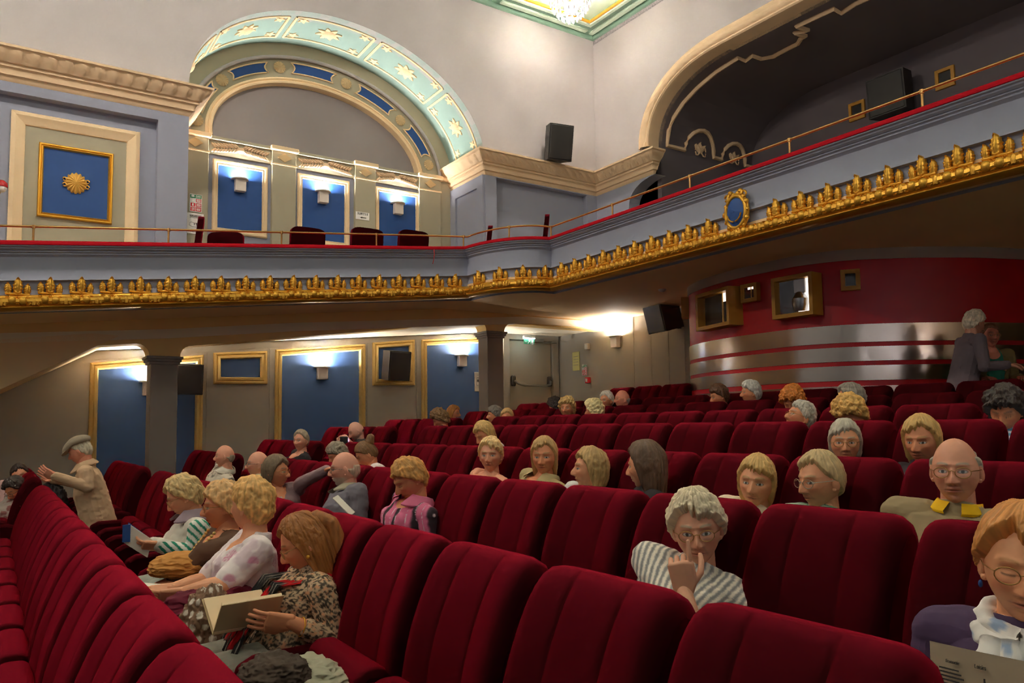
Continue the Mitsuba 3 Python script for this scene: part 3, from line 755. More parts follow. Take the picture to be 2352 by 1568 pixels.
# ---------------------------------------------------------------- projection booth
BPLAN = np.array([(9.5, 8.35), (8.9, 8.12), (8.35, 7.83), (7.91, 7.42), (7.66, 6.85), (7.54, 6.2), (7.53, 5.55), (7.69, 5.06), (8.06, 4.66), (8.53, 4.33), (9.1, 4.05), (10.0, 3.8), (11.5, 3.7)])
BC = smooth_pts(BPLAN, 140)
tn = np.gradient(BC, axis=0); tn /= np.linalg.norm(tn, axis=1, keepdims=True); BNRM = np.c_[tn[:, 1], -tn[:, 0]]
if (BNRM[70] @ (BC[70] - np.array([9.5, 6]))) < 0: BNRM = -BNRM
booth = thing('projection_booth', 'curved red projection booth wrapped in polished steel bands', 'projection booth')
def band(z0, z1, d): return grid_mesh(np.array([[(p[0] + n[0] * q, p[1] + n[1] * q, z) for q, z in ((0, z0), (d, z0), (d, z1), (0, z1))] for p, n in zip(BC, BNRM)]))
obj('plaster_top', band(1.74, ZS + .02, .012), 'm_booth_top', booth, smooth=30)
obj('red_wall', band(1.02, 1.75, .0), 'm_red_paint', booth, smooth=30)
for z0, z1 in ((.835, 1.03), (.63, .785), (.42, .58)): obj('steel_band', band(z0, z1, .012), 'm_steel', booth, smooth=30, label='polished steel band')
for z0, z1 in ((.785, .835), (.58, .63), (.36, .42)): obj('red_stripe', band(z0, z1, .004), 'm_red_paint', booth, smooth=30)
obj('plinth', band(-1, .36, .008), 'm_steel', booth, smooth=30)
def booth_at(px, py):
    d = ray(px, py); best = None
    for i in range(len(BC) - 1):
        a, b = BC[i], BC[i + 1]; M = np.array([[d[0], -(b - a)[0]], [d[1], -(b - a)[1]]])
        try: t, s = np.linalg.solve(M, a)
        except np.linalg.LinAlgError: continue
        if t > 0 and -1e-6 <= s <= 1 and (best is None or t < best[0]): best = (t, i + s)
    if best is None: return None
    t, f = best; i = min(int(f), len(BC) - 1); return d * t, BNRM[i]
WIN = [('big', (1597, 674), (1671, 660), (1675, 747), (1599, 759), .16, 'large wooden framed booth window nearest the loudspeaker'),
       ('small', (1700, 654), (1737, 648), (1738, 691), (1701, 695), .07, 'small lit booth window between the two large ones'),
       ('proj', (1770, 641), (1863, 622), (1868, 722), (1774, 733), .14, 'large booth window with a silver projector behind it'),
       ('dark', (1930, 621), (1974, 615), (1978, 664), (1932, 667), .07, 'small dark booth window right of the projector window'),
       ('edge', (1572, 690), (1598, 686), (1598, 724), (1572, 728), .10, 'small booth window half hidden at the left edge of the booth')]
for kind, a, b, c, d, dep, lab in WIN:
    cx, cyy = (a[0] + b[0] + c[0] + d[0]) / 4, (a[1] + b[1] + c[1] + d[1]) / 4
    if kind == 'edge':
        i = int(np.argmin(np.abs(BC[:, 0] - 8.12) + 100 * (BC[:, 1] < 6.5))); o = np.array([BC[i, 0], BC[i, 1], 1.50]); n2 = BNRM[i]; hw, hh = .13, .14
        o[2] = at('x', o[0], 1585, 707)[2]
    else:
        o, n2 = booth_at(cx, cyy); n = np.array([n2[0], n2[1], 0]); ex = np.array([n[1], -n[0], 0])
        if ex @ RT < 0: ex = -ex
        f = lambda q: ray(*q) * (((o + n * dep) @ n) / (ray(*q) @ n))
        A, B, C_, D = map(f, (a, b, c, d)); hw, hh = abs((B + C_ - A - D) @ ex) / 4, abs(A[2] + B[2] - C_[2] - D[2]) / 4
        o = (A + B + C_ + D) / 4 - n * dep
    n = np.array([n2[0], n2[1], 0]); ex = np.array([n[1], -n[0], 0]); ex = ex if ex @ RT > 0 else -ex
    M = frame_matrix(o, ex, np.cross((0, 0, 1), ex), (0, 0, 1))
    if M[:3, 1] @ n > 0: pass
    sgn = 1 if M[:3, 1] @ n > 0 else -1
    q = [(-hw, -hh), (hw, -hh), (hw, hh), (-hw, hh)]
    t3 = lambda u, v, h: (u, sgn * h, v)
    k = obj('window', xf(quad_frame(q, [(0, -.05), (0, dep), (.045, dep), (.045, -.03)], t3), M), 'm_dark_wood', booth, label=lab)
    obj('reveal', xf(cat_([tm((np.array([t3(u, v, .045) for u, v in q]), np.array([[0, 1, 2, 3]])))]), M), 'm_black', k)
    obj('pane', xf(tm((np.array([t3(u * .98, v * .98, dep * .7) for u, v in q]), np.array([[0, 1, 2, 3]]))), M), 'm_pane', k)
    if kind == 'proj':
        cyl = lathe([(0, -.5), (.3, -.5), (.38, -.2), (.38, .1), (.25, .3), (.18, .42), (.0, .45)], 20); cyl.apply_scale(hh); cyl.apply_translation((hw * .25, sgn * .07, -hh * .25))
        obj('projector', xf(cat_([cyl, bx(hw * .0, hw * .55, -.02 + sgn * .08, .02 + sgn * .08, hh * .1, hh * .8, .01)]), M), 'm_chrome', k, smooth=30)
        obj('lit_panel', xf(tm((np.array([t3(u, v, .05) for u, v in ((.02, -hh * .9), (hw * .95, -hh * .9), (hw * .95, hh * .9), (.02, hh * .9))]), np.array([[0, 1, 2, 3]]))), M), 'm_white', k, emitter={'type': 'area', 'radiance': rgb(.35, .33, .30)})
    if kind in ('big', 'small'):
        w0, w1 = (.25, .95) if kind == 'big' else (-.2, .9)
        obj('lit_panel', xf(tm((np.array([t3(u * hw, v * hh, .05) for u, v in ((w0, .35), (w1, .35), (w1, .9), (w0, .9))]), np.array([[0, 1, 2, 3]]))), M), 'm_white', k, emitter={'type': 'area', 'radiance': rgb(.30, .28, .26)})
        obj('mullion', xf(bx(hw * .22, hw * .27, min(0, sgn * .06), max(0, sgn * .06), -hh * .95, hh * .95), M), 'm_ochre', k)
# ---------------------------------------------------------------- fixtures
def wall_basis(o, n):
    n = np.asarray(n, float); ex = np.cross((0, 0, 1), n); return frame_matrix(o, ex, n, (0, 0, 1))      # local y points out of the wall


def sconce(o, n, label, w=.14, power=1.0, group=None):
    M = wall_basis(o, n); t = thing('wall_sconce', label, 'wall lamp', group)
    h = w * 1.25
    obj('body', xf(bx(-w / 2, w / 2, .0, .10, -h, -.012, .006), M), 'm_lamp_white', t)
    pl = Polygon([(-w * .8, 0)] + [(w * .8 * math.cos(a), .02 + .15 * math.sin(a)) for a in np.linspace(math.pi, 0, 17)] + [(w * .8, 0)]).difference(sbox(-w * .36, .02, w * .36, .085))
    obj('tray', xf(ext_xy(pl, -.012, .004), M), 'm_lamp_white', t)
    obj('lamp', xf(tm((np.array([(-w * .34, .022, -.005), (w * .34, .022, -.005), (w * .34, .083, .003), (-w * .34, .083, .003)]), np.array([[0, 1, 2, 3]]))), M), 'm_white', t,
        emitter={'type': 'area', 'radiance': rgb(*[SCONCE * power * c for c in (1.0, .93, .84)])}, label='glowing lamp in the tray')


S_AL = 'wall lamps on the blue panels of the alcove'
for px, py, s in ((550, 413, 'on the left blue panel'), (740, 441, 'on the middle blue panel'), (912, 468, 'on the right blue panel')):
    sconce(at('y', YA + .02, px, py), (0, -1, 0), 'white uplighter wall lamp ' + s + ' inside the arched alcove', .16, .42)
for px, py, s in ((341, 876, 'half hidden by the left square column'), (738, 843, 'in the middle of the wide blue panel'), (1058, 816, 'on the blue panel left of the exit door')):
    sconce(at('y', YL - .01, px, py), (0, -1, 0), 'white uplighter wall lamp ' + s, .165, 0.95)
sconce(at('x', E_ - .01, 1418, 772), (-1, 0, 0), 'white uplighter wall lamp on the grey back wall beside the booth', .165, .85)

for i, x in enumerate((1.9, 4.5, 7.1)):
    sconce(np.array([x, -4.395, 1.0]), (0, 1, 0), 'white uplighter wall lamp number ' + ('one', 'two', 'three')[i] + ' on the opposite side wall outside the picture', .165, 2.6)


def speaker(o, n, w, h, d, label, tilt=10, yaw=0, taper=.75):
    M = wall_basis(o, n); t = thing('loudspeaker', label, 'loudspeaker')
    R = trimesh.transformations.rotation_matrix(math.radians(yaw), (0, 0, 1)) @ trimesh.transformations.rotation_matrix(math.radians(-tilt), (1, 0, 0))
    C = np.eye(4); C[:3, 3] = (0, d / 2 + .15, 0); MM = M @ C @ R
    pts = [(sx * w / 2 * (1 if y > 0 else taper), y * d / 2, sz * h / 2) for sx in (-1, 1) for y in (-1, 1) for sz in (-1, 1)]
    def hull(p): return tm(m3.Manifold.hull_points(np.array(p)))
    obj('cabinet', xf(hull(pts), MM), 'm_black', t)
    obj('grille', xf(bx(-w / 2 * .92, w / 2 * .92, d / 2 - .002, d / 2 + .012, -h / 2 * .94, h / 2 * .94, .008), MM), 'm_black', t, label='black cloth grille')
    obj('bracket', xf(cat_([tube([(0, 0, -h * .25), (0, .06, -h * .3), (0, d / 2 + .15, -h * .3)], .014, 6), bx(-.04, .04, 0, .012, -h * .4, -h * .1)]), M), 'm_black', t)


speaker(at('y', YW, 1255, 342), (0, -1, 0), .46, .62, .34, 'black loudspeaker standing above the cornice in the corner of the hall', 12, 12, .7)
speaker(at('y', YL, 891, 842), (0, -1, 0), .42, .50, .30, 'black loudspeaker hung in the small framed panel of the side wall', 8, -6, .8)
speaker(at('y', YL, 413, 873), (0, -1, 0), .46, .44, .34, 'black loudspeaker half hidden behind the left square column', 6, 0, .9)
speaker(at('x', E_, 1560, 726), (-1, 0, 0), .50, .52, .40, 'black loudspeaker on the back wall at the left edge of the booth', 14, 10, .75)
c = at('x', XR - .02, 2070, 228); speaker(c, (-1, 0, 0), .62, .62, .3, 'black loudspeaker on the dark wall behind the rear balcony', 5, 0, .9)

# emergency exit door in the side wall
dx0, dx1 = at('y', YL, 1166, 850)[0], at('y', YL, 1262, 850)[0]
dt, db = at('y', YL, 1210, 784)[2], RF[8] + .02
d = struct('door_1', bx(dx0, dx1, YL - .05, YL - .005, db, dt, .008), 'm_door', 'grey emergency exit door with a push bar', 'door')
obj('door_frame', cat_([bx(dx0 - .16, dx0 - .01, YL - .10, YL, db - .1, dt + .14, .01), bx(dx1 + .01, dx1 + .17, YL - .10, YL, db - .1, dt + .14, .01), bx(dx0 - .16, dx1 + .17, YL - .10, YL, dt + .01, dt + .15, .01)]), 'm_taupe', d)
zp = at('y', YL - .1, 1213, 875)[2]
for x in (dx0 + .07, dx1 - .07): obj('bar_housing', bx(x - .045, x + .045, YL - .13, YL - .05, zp - .10, zp + .10, .02), 'm_black', d)
obj('push_bar', tube([(dx0 + .07, YL - .13, zp), (dx0 + .12, YL - .19, zp - .06), (dx0 + .25, YL - .20, zp - .09), (dx1 - .25, YL - .20, zp - .09), (dx1 - .12, YL - .19, zp - .06), (dx1 - .07, YL - .13, zp)], .022, 8), 'm_chrome', d, smooth=True)
cl = at('y', YL - .1, 1240, 784); obj('door_closer', cat_([bx(cl[0] - .20, cl[0] + .08, YL - .13, YL - .06, cl[2] - .02, cl[2] + .05, .01), tube([(cl[0] + .05, YL - .12, cl[2] - .03), (cl[0] + .26, YL - .30, cl[2] - .04)], .012, 6)]), 'm_chrome', d)
p = at('y', YL - .35, 1215, 781)
es = thing('exit_sign', 'lit green running man exit sign over the emergency door', 'exit sign')
obj('housing', bx(p[0] - .13, p[0] + .13, p[1] - .03, p[1] + .03, p[2] + .035, p[2] + .085, .006), 'm_white', es)
obj('lamp', bx(p[0] - .12, p[0] + .12, p[1] - .035, p[1] + .025, p[2] + .028, p[2] + .036), 'm_white', es, emitter={'type': 'area', 'radiance': rgb(7, 9, 10)})
obj('plate', bx(p[0] - .12, p[0] + .12, p[1] - .008, p[1] + .008, p[2] - .075, p[2] + .03), 'm_sign_green', es)
man = cat_([tube([(-.03, 0, -.05), (-.015, 0, -.02), (0, 0, .0), (.005, 0, .03)], .008, 5), tube([(0, 0, 0), (.025, 0, -.02), (.03, 0, -.045)], .007, 5), tube([(.005, 0, .025), (.03, 0, .015)], .006, 5), tube([(.005, 0, .025), (-.02, 0, .01)], .006, 5), trimesh.creation.icosphere(subdivisions=1, radius=.012).apply_translation((.012, 0, .045)), bx(.05, .095, -.003, .003, -.06, .025), tube([(-.10, 0, -.02), (-.055, 0, -.02)], .006, 5)])
man.apply_scale((1, .4, 1)); man.apply_translation((p[0], p[1] - .01, p[2] - .02)); obj('pictogram', man, 'm_white', es)


# ---------------------------------------------------------------- signs and papers on the walls
def text_on(txt, h, o, n, bold=True):
    m = meshkit.text_mesh(txt, h, .002, bold); M = np.eye(4); ex = np.cross((0, 0, 1), n); M = frame_matrix(o, ex, (0, 0, 1), n)
    w = m.bounds[1][0]; m.apply_translation((-w / 2, 0, 0)); return xf(m, M)


def plate(o, n, w, h, th=.006):
    return xf(bx(-w / 2, w / 2, 0, th, -h / 2, h / 2), wall_basis(o, n))


N_A = np.array((0, -1.0, 0)); yp = YA - .045
a, b = at('y', yp, 817, 484), at('y', yp, 848, 508)
c = (a + b) / 2; w, h = b[0] - a[0], .13
sg = thing('exit_sign', 'white paper sign reading SORTIE with an arrow on the alcove pilaster', 'sign')
obj('paper', plate(c, N_A, w, h), 'm_white', sg)
for i_, ch in enumerate('SORTIE'): obj('letter', text_on(ch, .034, c + (-.084 + .0335 * i_, -.008, .018), N_A), 'm_ink', sg)
obj('arrow', xf(ext(Polygon([(-.055, 0), (-.02, .018), (-.02, .006), (.05, .006), (.05, -.006), (-.02, -.006), (-.02, -.018)]), .002), frame_matrix(c + (0.01, -.008, -.03), (1, 0, 0), (0, 0, 1), (0, -1, 0))), 'm_ink', sg)


def safety(o, n, w, h, label, lines=True):
    t = thing('safety_sign', label, 'sign'); M = wall_basis(o, n)
    obj('board', plate(o, n, w, h), 'm_white', t)
    obj('green_part', xf(bx(-w * .47, w * .47, .005, .008, h * .27, h * .47), M), 'm_sign_green', t)
    for i, (u0, u1, v0, v1) in enumerate(((.0, .46, .06, .24), (-.44, -.04, -.20, .0), (.0, .46, -.20, .0), (-.44, -.04, -.46, -.24), (.0, .46, -.46, -.24))):
        obj('red_part', xf(bx(u0 * w, u1 * w, .005, .008, v0 * h, v1 * h), M), 'm_sign_red', t)
    ring_ = tube([(-.24 * w + .15 * w * math.cos(a), .008, .15 * h + .15 * w * math.sin(a)) for a in np.linspace(0, 2 * np.pi, 17)[:-1]], .004, 5, True)
    obj('pictogram', xf(cat_([ring_, bx(-.3 * w, -.18 * w, .006, .01, -.17 * h, -.03 * h), bx(-.32 * w, -.26 * w, .006, .01, -.43 * h, -.27 * h), bx(-.2 * w, -.12 * w, .006, .01, -.40 * h, -.27 * h)]), M), 'm_white', t)
    bars = [bx(.06 * w, .40 * w, .008, .0095, v * h - .008, v * h + .004) for v in (.19, .12, -.06, -.13, -.31, -.38)]
    labels[(t + '__lettering')] = {'label': 'white printed lines', 'kind': 'stuff'}
    obj('lettering', xf(cat_(bars + [bx(-.02 * w, .40 * w, .008, .0095, .39 * h, .42 * h), bx(-.02 * w, .40 * w, .008, .0095, .32 * h, .35 * h), xf(ext(Polygon([(-.16 * w, .0), (-.07 * w, .05), (.0, .02), (.07 * w, .05), (.13 * w, 0)]), .0015), frame_matrix((-.25 * w, .008, .34 * h), (1, 0, 0), (0, 0, 1), (0, 1, 0)))]), M), 'm_white', t)


a, b = at('y', yp, 436, 446), at('y', yp, 463, 487)
safety(np.array(((a[0] + b[0]) / 2, yp, (a[2] + b[2]) / 2)), N_A, b[0] - a[0], a[2] - b[2] + .02, 'green and red fire safety sign on the alcove pilaster above a white notice')
a, b = at('y', yp, 430, 489), at('y', yp, 467, 538)
nt = thing('evacuation_notice', 'white notice with a floor plan below the fire safety sign', 'notice'); o = np.array(((a[0] + b[0]) / 2, yp, (a[2] + b[2]) / 2)); M = wall_basis(o, N_A); w, h = b[0] - a[0], a[2] - b[2] + .02
obj('sheet', plate(o, N_A, w, h), 'm_white', nt)
obj('print', xf(cat_([bx(-w * .35, w * .35, .006, .0075, h * v - .004, h * v + .003) for v in (.40, .36, .33, .28, -.36, -.40)] + [tube([(-w * .38, .007, -h * .1), (-w * .3, .007, h * .06), (0, .007, h * .02), (w * .3, .007, h * .06), (w * .4, .007, -h * .1), (w * .2, .007, -h * .16), (-w * .2, .007, -h * .16)], .003, 4, True), bx(-.02, -.008, .006, .008, -h * .08, h * .02), bx(.008, .02, .006, .008, -h * .08, h * .02)]), M), 'm_ink', nt)
a, b = at('y', YL - .02, 1090, 854), at('y', YL - .02, 1112, 899)
nt = thing('framed_notice', 'cream framed notice beside the second column on the blue panel', 'notice'); o = np.array(((a[0] + b[0]) / 2, YL - .008, (a[2] + b[2]) / 2)); M = wall_basis(o, N_A); w, h = b[0] - a[0], a[2] - b[2]
obj('board', xf(bx(-w / 2, w / 2, 0, .012, -h / 2, h / 2, .004), M), 'm_paper', nt)
obj('print', xf(cat_([tube([(-w * .3, .013, -h * .2), (-w * .3, .013, h * .2), (w * .25, .013, h * .22), (w * .25, .013, -h * .1)], .004, 4, True), bx(-.05, .02, .012, .014, h * .0, h * .12), bx(-w * .3, w * .3, .012, .0135, h * .33, h * .35)]), M), 'm_ink', nt)
N_B = np.array((-1.0, 0, 0))
a, b = at('x', E_ - .01, 1315, 809), at('x', E_ - .01, 1332, 850)
nt = thing('yellow_notice', 'yellow paper notice on the back wall right of the exit door', 'notice'); o = (a + b) / 2; w, h = abs(a[1] - b[1]), abs(a[2] - b[2])
obj('sheet', plate(o, N_B, w, h), 'm_yellow_paper', nt)
obj('print', xf(cat_([bx(-w * .35, w * .35, .006, .0075, h * v - .004, h * v + .004) for v in (.25, .1, -.05, -.2)]), wall_basis(o, N_B)), 'm_taupe', nt)
a, b = at('x', E_ - .01, 1337, 838), at('x', E_ - .01, 1349, 861); safety((a + b) / 2, N_B, abs(a[1] - b[1]), abs(a[2] - b[2]), 'small green and red safety sign beside the yellow notice')
o = at('x', E_ - .001, 1353, 873); bk = thing('fire_alarm_button', 'red fire alarm call point on the back wall', 'alarm button')
obj('case', xf(bx(-.055, .055, 0, .06, -.055, .055, .008), wall_basis(o, N_B)), 'm_sign_red', bk); obj('plate', xf(bx(-.03, .02, .058, .064, -.03, .03), wall_basis(o, N_B)), 'm_white', bk)
o = at('x', E_ - .001, 1352, 796); bk = thing('emergency_light', 'small white box above the yellow notice on the back wall', 'emergency light')
obj('case', xf(bx(-.05, .05, 0, .07, -.06, .06, .01), wall_basis(o, N_B)), 'm_lamp_white', bk); obj('lens', xf(bx(-.03, .03, .068, .078, -.035, .035, .006), wall_basis(o, N_B)), 'm_white', bk)
o = at('y', YW, -4, 446); wl_ = thing('bracket_lamp', 'small red and white bracket lamp cut by the left edge above the handrail', 'wall lamp')
obj('arm', tube([o, o + (0, -.10, -.04), o + (.02, -.16, .0)], .012, 6), 'm_brass', wl_); g_ = trimesh.creation.icosphere(subdivisions=2, radius=.055); g_.apply_translation(o + (.03, -.16, .04)); obj('globe', g_, 'm_white', wl_, smooth=True)
obj('shade', lathe([(.03, .10), (.06, .07), (.065, .03), (.06, .02)], 16, tuple(o + (.03, -.16, .03))), 'm_red_paint', wl_, smooth=True)
# small fittings under the balcony
for px, py, s in ((1521, 664, 'smoke detector on the ceiling left of the booth'), (2155, 58, 'small dark fitting on the vault of the balcony room')):
    o = at('z', ZS, px, py) if py > 300 else np.array(vault(.6, 11.5, .0))
    single('smoke_detector', lathe([(0, 0), (.055, 0), (.05, -.02), (.03, -.035), (0, -.038)], 16, tuple(o)), 'm_lamp_white' if py > 300 else 'm_mauve', 'small round ' + s, 'smoke detector', smooth=40)

# ---------------------------------------------------------------- loose chairs on the side gallery
def gchair(x, y, z, yaw, label, H=.88, W=.46):
    t = thing('gallery_chair', label, 'chair')
    M = trimesh.transformations.rotation_matrix(math.radians(yaw), (0, 0, 1)); M[:3, 3] = (x, y, z)
    prof = Polygon([(-W / 2, 0)] + [(W / 2 * np.sign(math.cos(a)) * abs(math.cos(a)) ** .45, .36 + .10 * math.sin(a) ** .6) for a in np.linspace(math.pi, 0, 15)] + [(W / 2, 0)])
    b = ext(prof.buffer(-.02).buffer(.02), .07); v = b.vertices; b.vertices = np.c_[.20 + v[:, 2] + (v[:, 1]) * .12, v[:, 0], v[:, 1] + H - .46]
    obj('backrest', xf(b, M), 'm_velvet', t, smooth=40)
    obj('seat', xf(bx(-.25, .22, -W / 2, W / 2, .40, .48, .02), M), 'm_velvet', t)
    for sx in (-.21, .2):
        for sy in (-1, 1): obj('leg', xf(tube([(sx, sy * W * .42, .41), (sx * 1.05, sy * W * .44, 0)], .014, 6), M), 'm_black', t)
dk = lambda x: float(np.interp(x, [-8, 6.2], [.8, 2.05]))
for px0, px1, py, yaw, y, s in ((390, 422, 499, -12, 10.3, 'red chair seen from the side left of the alcove on the gallery'), (468, 540, 521, 60, 10.2, 'red gallery chair turned aslant below the white notice'), (652, 730, 534, -90, 10.15, 'red gallery chair before the middle lit panel'),
                             (788, 862, 535, -90, 10.15, 'red gallery chair below the SORTIE sign'), (895, 965, 540, -90, 10.15, 'red gallery chair before the right lit panel')):
    c = at('y', y, (px0 + px1) / 2, py); gchair(c[0], y, dk(c[0]), yaw, s, c[2] - dk(c[0]), .46)
c = at('y', 9.95, 1082, 523); gchair(c[0], 9.95, dk(c[0]), -30, 'red chair seen edge on at the bend of the balcony', c[2] - dk(c[0]))
c = at('x', 7.3, 1217, 498); gchair(7.3, c[1], 2.0, -36, 'red chair seen edge on alone on the rear balcony', c[2] - 2.0)
# ---------------------------------------------------------------- cinema seats
PITCH_Y, Y0R, Y0L = .565, .70, 8.86
# side profile of the backrest: x towards the back of the hall, z above the row's floor, origin under the top edge
def closed_spline(pts, n):
    from scipy.interpolate import splprep, splev
    p = np.array(pts + pts[:1], float); tck, _ = splprep(p.T, s=0, per=1, k=3); return np.array(splev(np.linspace(0, 1, n + 1)[:-1], tck)).T
BPROF = closed_spline([(-.215, .36), (-.205, .55), (-.165, .75), (-.105, .92), (-.045, 1.025), (.005, 1.06), (.050, 1.042), (.075, .985), (.052, .86), (.005, .66), (-.05, .45), (-.10, .33), (-.17, .32)], 52)
def backrest_mesh(W=.522):
    c = BPROF; t = np.roll(c, -1, 0) - np.roll(c, 1, 0); t /= np.linalg.norm(t, axis=1, keepdims=True); n = np.c_[t[:, 1], -t[:, 0]]
    ctr = c.mean(0)
    if ((c - ctr) * n).sum() < 0: n = -n
    rows = []; R = .047
    stations = [(-W / 2, R * .95), (-W / 2 + .005, R * .6), (-W / 2 + .016, R * .27), (-W / 2 + .034, R * .08), (-W / 2 + .060, 0)]
    inner_ = [-.17, -.125, -.108, -.100, -.092, -.07, 0, .07, .092, .100, .108, .125, .17]
    st = stations + [(u, 0) for u in inner_] + [(-u, d) for u, d in stations[::-1]]
    front = np.clip((n[:, 0] * -1), 0, 1) ** 1.5 * np.clip((c[:, 1] - .40) / .1, 0, 1)
    topz = np.clip((c[:, 1] - .80) / .2, 0, 1)
    for u, d in st:
        bt = float(np.clip((abs(u) - .085) / .15, 0, 1)); bol = .020 * bt * bt * (3 - 2 * bt)
        groove = .005 * math.exp(-((abs(u) - .100) / .006) ** 2)
        q = c - n * d + n * (front * (bol - groove * (1 + topz)))[:, None]
        q = q + np.c_[0 * q[:, 0], -.012 * topz * np.abs(2 * u / W) ** 8]
        rows.append(np.c_[q[:, 0], np.full(len(q), u), q[:, 1]])
    P = np.array(rows); m = grid_mesh(P, False, True)
    v, f = m.vertices, [m.faces]
    k = len(c)
    for r0, rev in ((0, 0), (len(rows) - 1, 1)):
        cc = P[r0].mean(0); v = np.vstack([v, cc]); ci = len(v) - 1
        f.append(np.array([[ci, r0 * k + (i + 1) % k, r0 * k + i] if not rev else [ci, r0 * k + i, r0 * k + (i + 1) % k] for i in range(k)]))
    return tm((v, np.vstack(f)))


def rounded_ext_y(poly, w, r):
    rows = []
    for u, d in ((-w / 2, r), (-w / 2 + r * .3, r * .3), (-w / 2 + r, 0), (w / 2 - r, 0), (w / 2 - r * .3, r * .3), (w / 2, r)):
        rows.append((u, d))
    base = np.array(poly.exterior.coords)[:-1]; t = np.roll(base, -1, 0) - np.roll(base, 1, 0); t /= np.linalg.norm(t, axis=1, keepdims=True) + 1e-9; n = np.c_[t[:, 1], -t[:, 0]]
    if ((base - base.mean(0)) * n).sum() < 0: n = -n
    P = np.array([[(q[0], u, q[1]) for q in base - n * d] for u, d in rows]); m = grid_mesh(P, False, True)
    v, f, k = m.vertices, [m.faces], len(base); tri_v, tri_f = trimesh.creation.triangulate_polygon(Polygon(P[0][:, [0, 2]]), engine='earcut')
    for r0 in (0, len(rows) - 1):
        o = len(v); v = np.vstack([v, np.c_[tri_v[:, 0], np.full(len(tri_v), rows[r0][0]), tri_v[:, 1]]]); f.append(tri_f + o)
    return tm((v, np.vstack(f)))


cush = roundbar(sbox(-.64, .36, -.17, .47), .045)
arm = Polygon([(-.56, .30), (-.58, .52), (-.56, .59), (-.50, .62), (-.20, .625), (-.12, .60), (-.13, .44), (-.20, .30)])
arm = arm.buffer(-.03).buffer(.03, quad_segs=5)
p_back = mikit.ply(backrest_mesh(), 'm_velvet', smooth=50)
p_cush = mikit.ply(rounded_ext_y(cush, .49, .03), 'm_velvet', smooth=50)
p_tip = mikit.ply(rounded_ext_y(roundbar(Polygon([(-.33, .29), (-.21, .27), (-.185, .655), (-.315, .66)]), .05), .49, .03), 'm_velvet', smooth=50)
p_arm = mikit.ply(rounded_ext_y(arm, .072, .028), 'm_velvet', smooth=50)
p_ped = mikit.ply(cat_([bx(-.42, -.28, -.025, .025, .0, .32, .008), bx(-.50, -.16, -.04, .04, 0, .03, .008)]), 'm_black')


def pix(p):
    z = np.dot(p, FW); return 1176 + FOC * np.dot(p, RT) / z, CY - FOC * np.dot(p, UP) / z, z


ORD = ['', 'first', 'second', 'third', 'fourth', 'fifth', 'sixth', 'seventh', 'eighth', 'ninth', 'tenth', 'eleventh', 'twelfth', 'thirteenth', 'fourteenth', 'fifteenth', 'sixteenth', 'seventeenth']
ROWN = ['nearest row at the lower left', 'row of the book reader', 'row of the mouth-touching woman', 'row of the yellow-collared man', 'fifth row from the front',
        'sixth row from the front', 'seventh row from the front', 'row before the booth', 'last row, left of the booth']
OCC = {}      # (row, block, index) -> True, filled by the people


def seat_slots(k):
    s = []
    lo, hi = {0: (0, 12), 7: (0, 19), 8: (12, 15), 6: (0, 17)}.get(k, (0, 13))
    for j in range(lo, hi): s.append(('centre', j, Y0R + PITCH_Y * (j + .5)))
    if k < 6:
        for j in range(4): s.append(('side', j, Y0L + PITCH_Y * (j + .5)))
    if k in (0, 1, 2, 3, 4): pass
    return s


def seat_at(k, y):
    b = min(seat_slots(k), key=lambda s: abs(s[2] - y)); return b


def build_seats():
    for k in range(9):
        vis = []
        for blk, j, y in seat_slots(k):
            if k == 7 and y > 10.2: continue
            x, z = RX[k], RZ[k]
            if k == 7 and y < 7.3: x = 7.05
            a, b = pix((x, y - .25, z)), pix((x, y + .25, z))
            if a[2] < .35 or b[2] < .3 or b[0] > 2352 + 10 or a[0] < -90 or min(a[1], b[1]) > 1568 + 60: continue
            vis.append((blk, j, y, x))
        for blk in ('centre', 'side'):
            row = sorted([v for v in vis if v[0] == blk], key=lambda v: v[2])
            for i, (_, j, y, x) in enumerate(row):
                occ = OCC.get((k, blk, j))
                where = ORD[i + 1] + ' from right' if i < 16 else 'leftmost'
                lab = f"{'occupied' if occ else 'empty'} red velvet seat, {where}, {'side block of ' if blk == 'side' else ''}{ROWN[k]}"
                t = thing('cinema_seat', lab, 'seat', 'crimson velvet cinema seats')
                M = T().translate([x, y, RF[k]])
                obj('backrest', p_back, None, t, to_world=M)
                if k == 2 and y > 10.5: continue        # its cushion side stands against the column
                obj('cushion', p_cush if occ else p_tip, None, t, to_world=M)
                obj('armrest', p_arm, None, t, to_world=T().translate([x, y - PITCH_Y / 2, RF[k]]))
                obj('pedestal', p_ped, None, t, to_world=T().translate([x, y - PITCH_Y / 2, RF[k]]))
                if i == len(row) - 1:
                    obj('armrest', p_arm, None, t, to_world=T().translate([x, y + PITCH_Y / 2, RF[k]]))
# ---------------------------------------------------------------- people
def sm(a, b, x): t = np.clip((x - a) / (b - a), 0, 1); return t * t * (3 - 2 * t)
def gs(y, z, y0, z0, sy, sz): return np.exp(-((y - y0) / sy) ** 2 - ((z - z0) / sz) ** 2)


_ico = {}
def ico(n):
    if n not in _ico: _ico[n] = trimesh.creation.icosphere(subdivisions=n)
    return _ico[n]


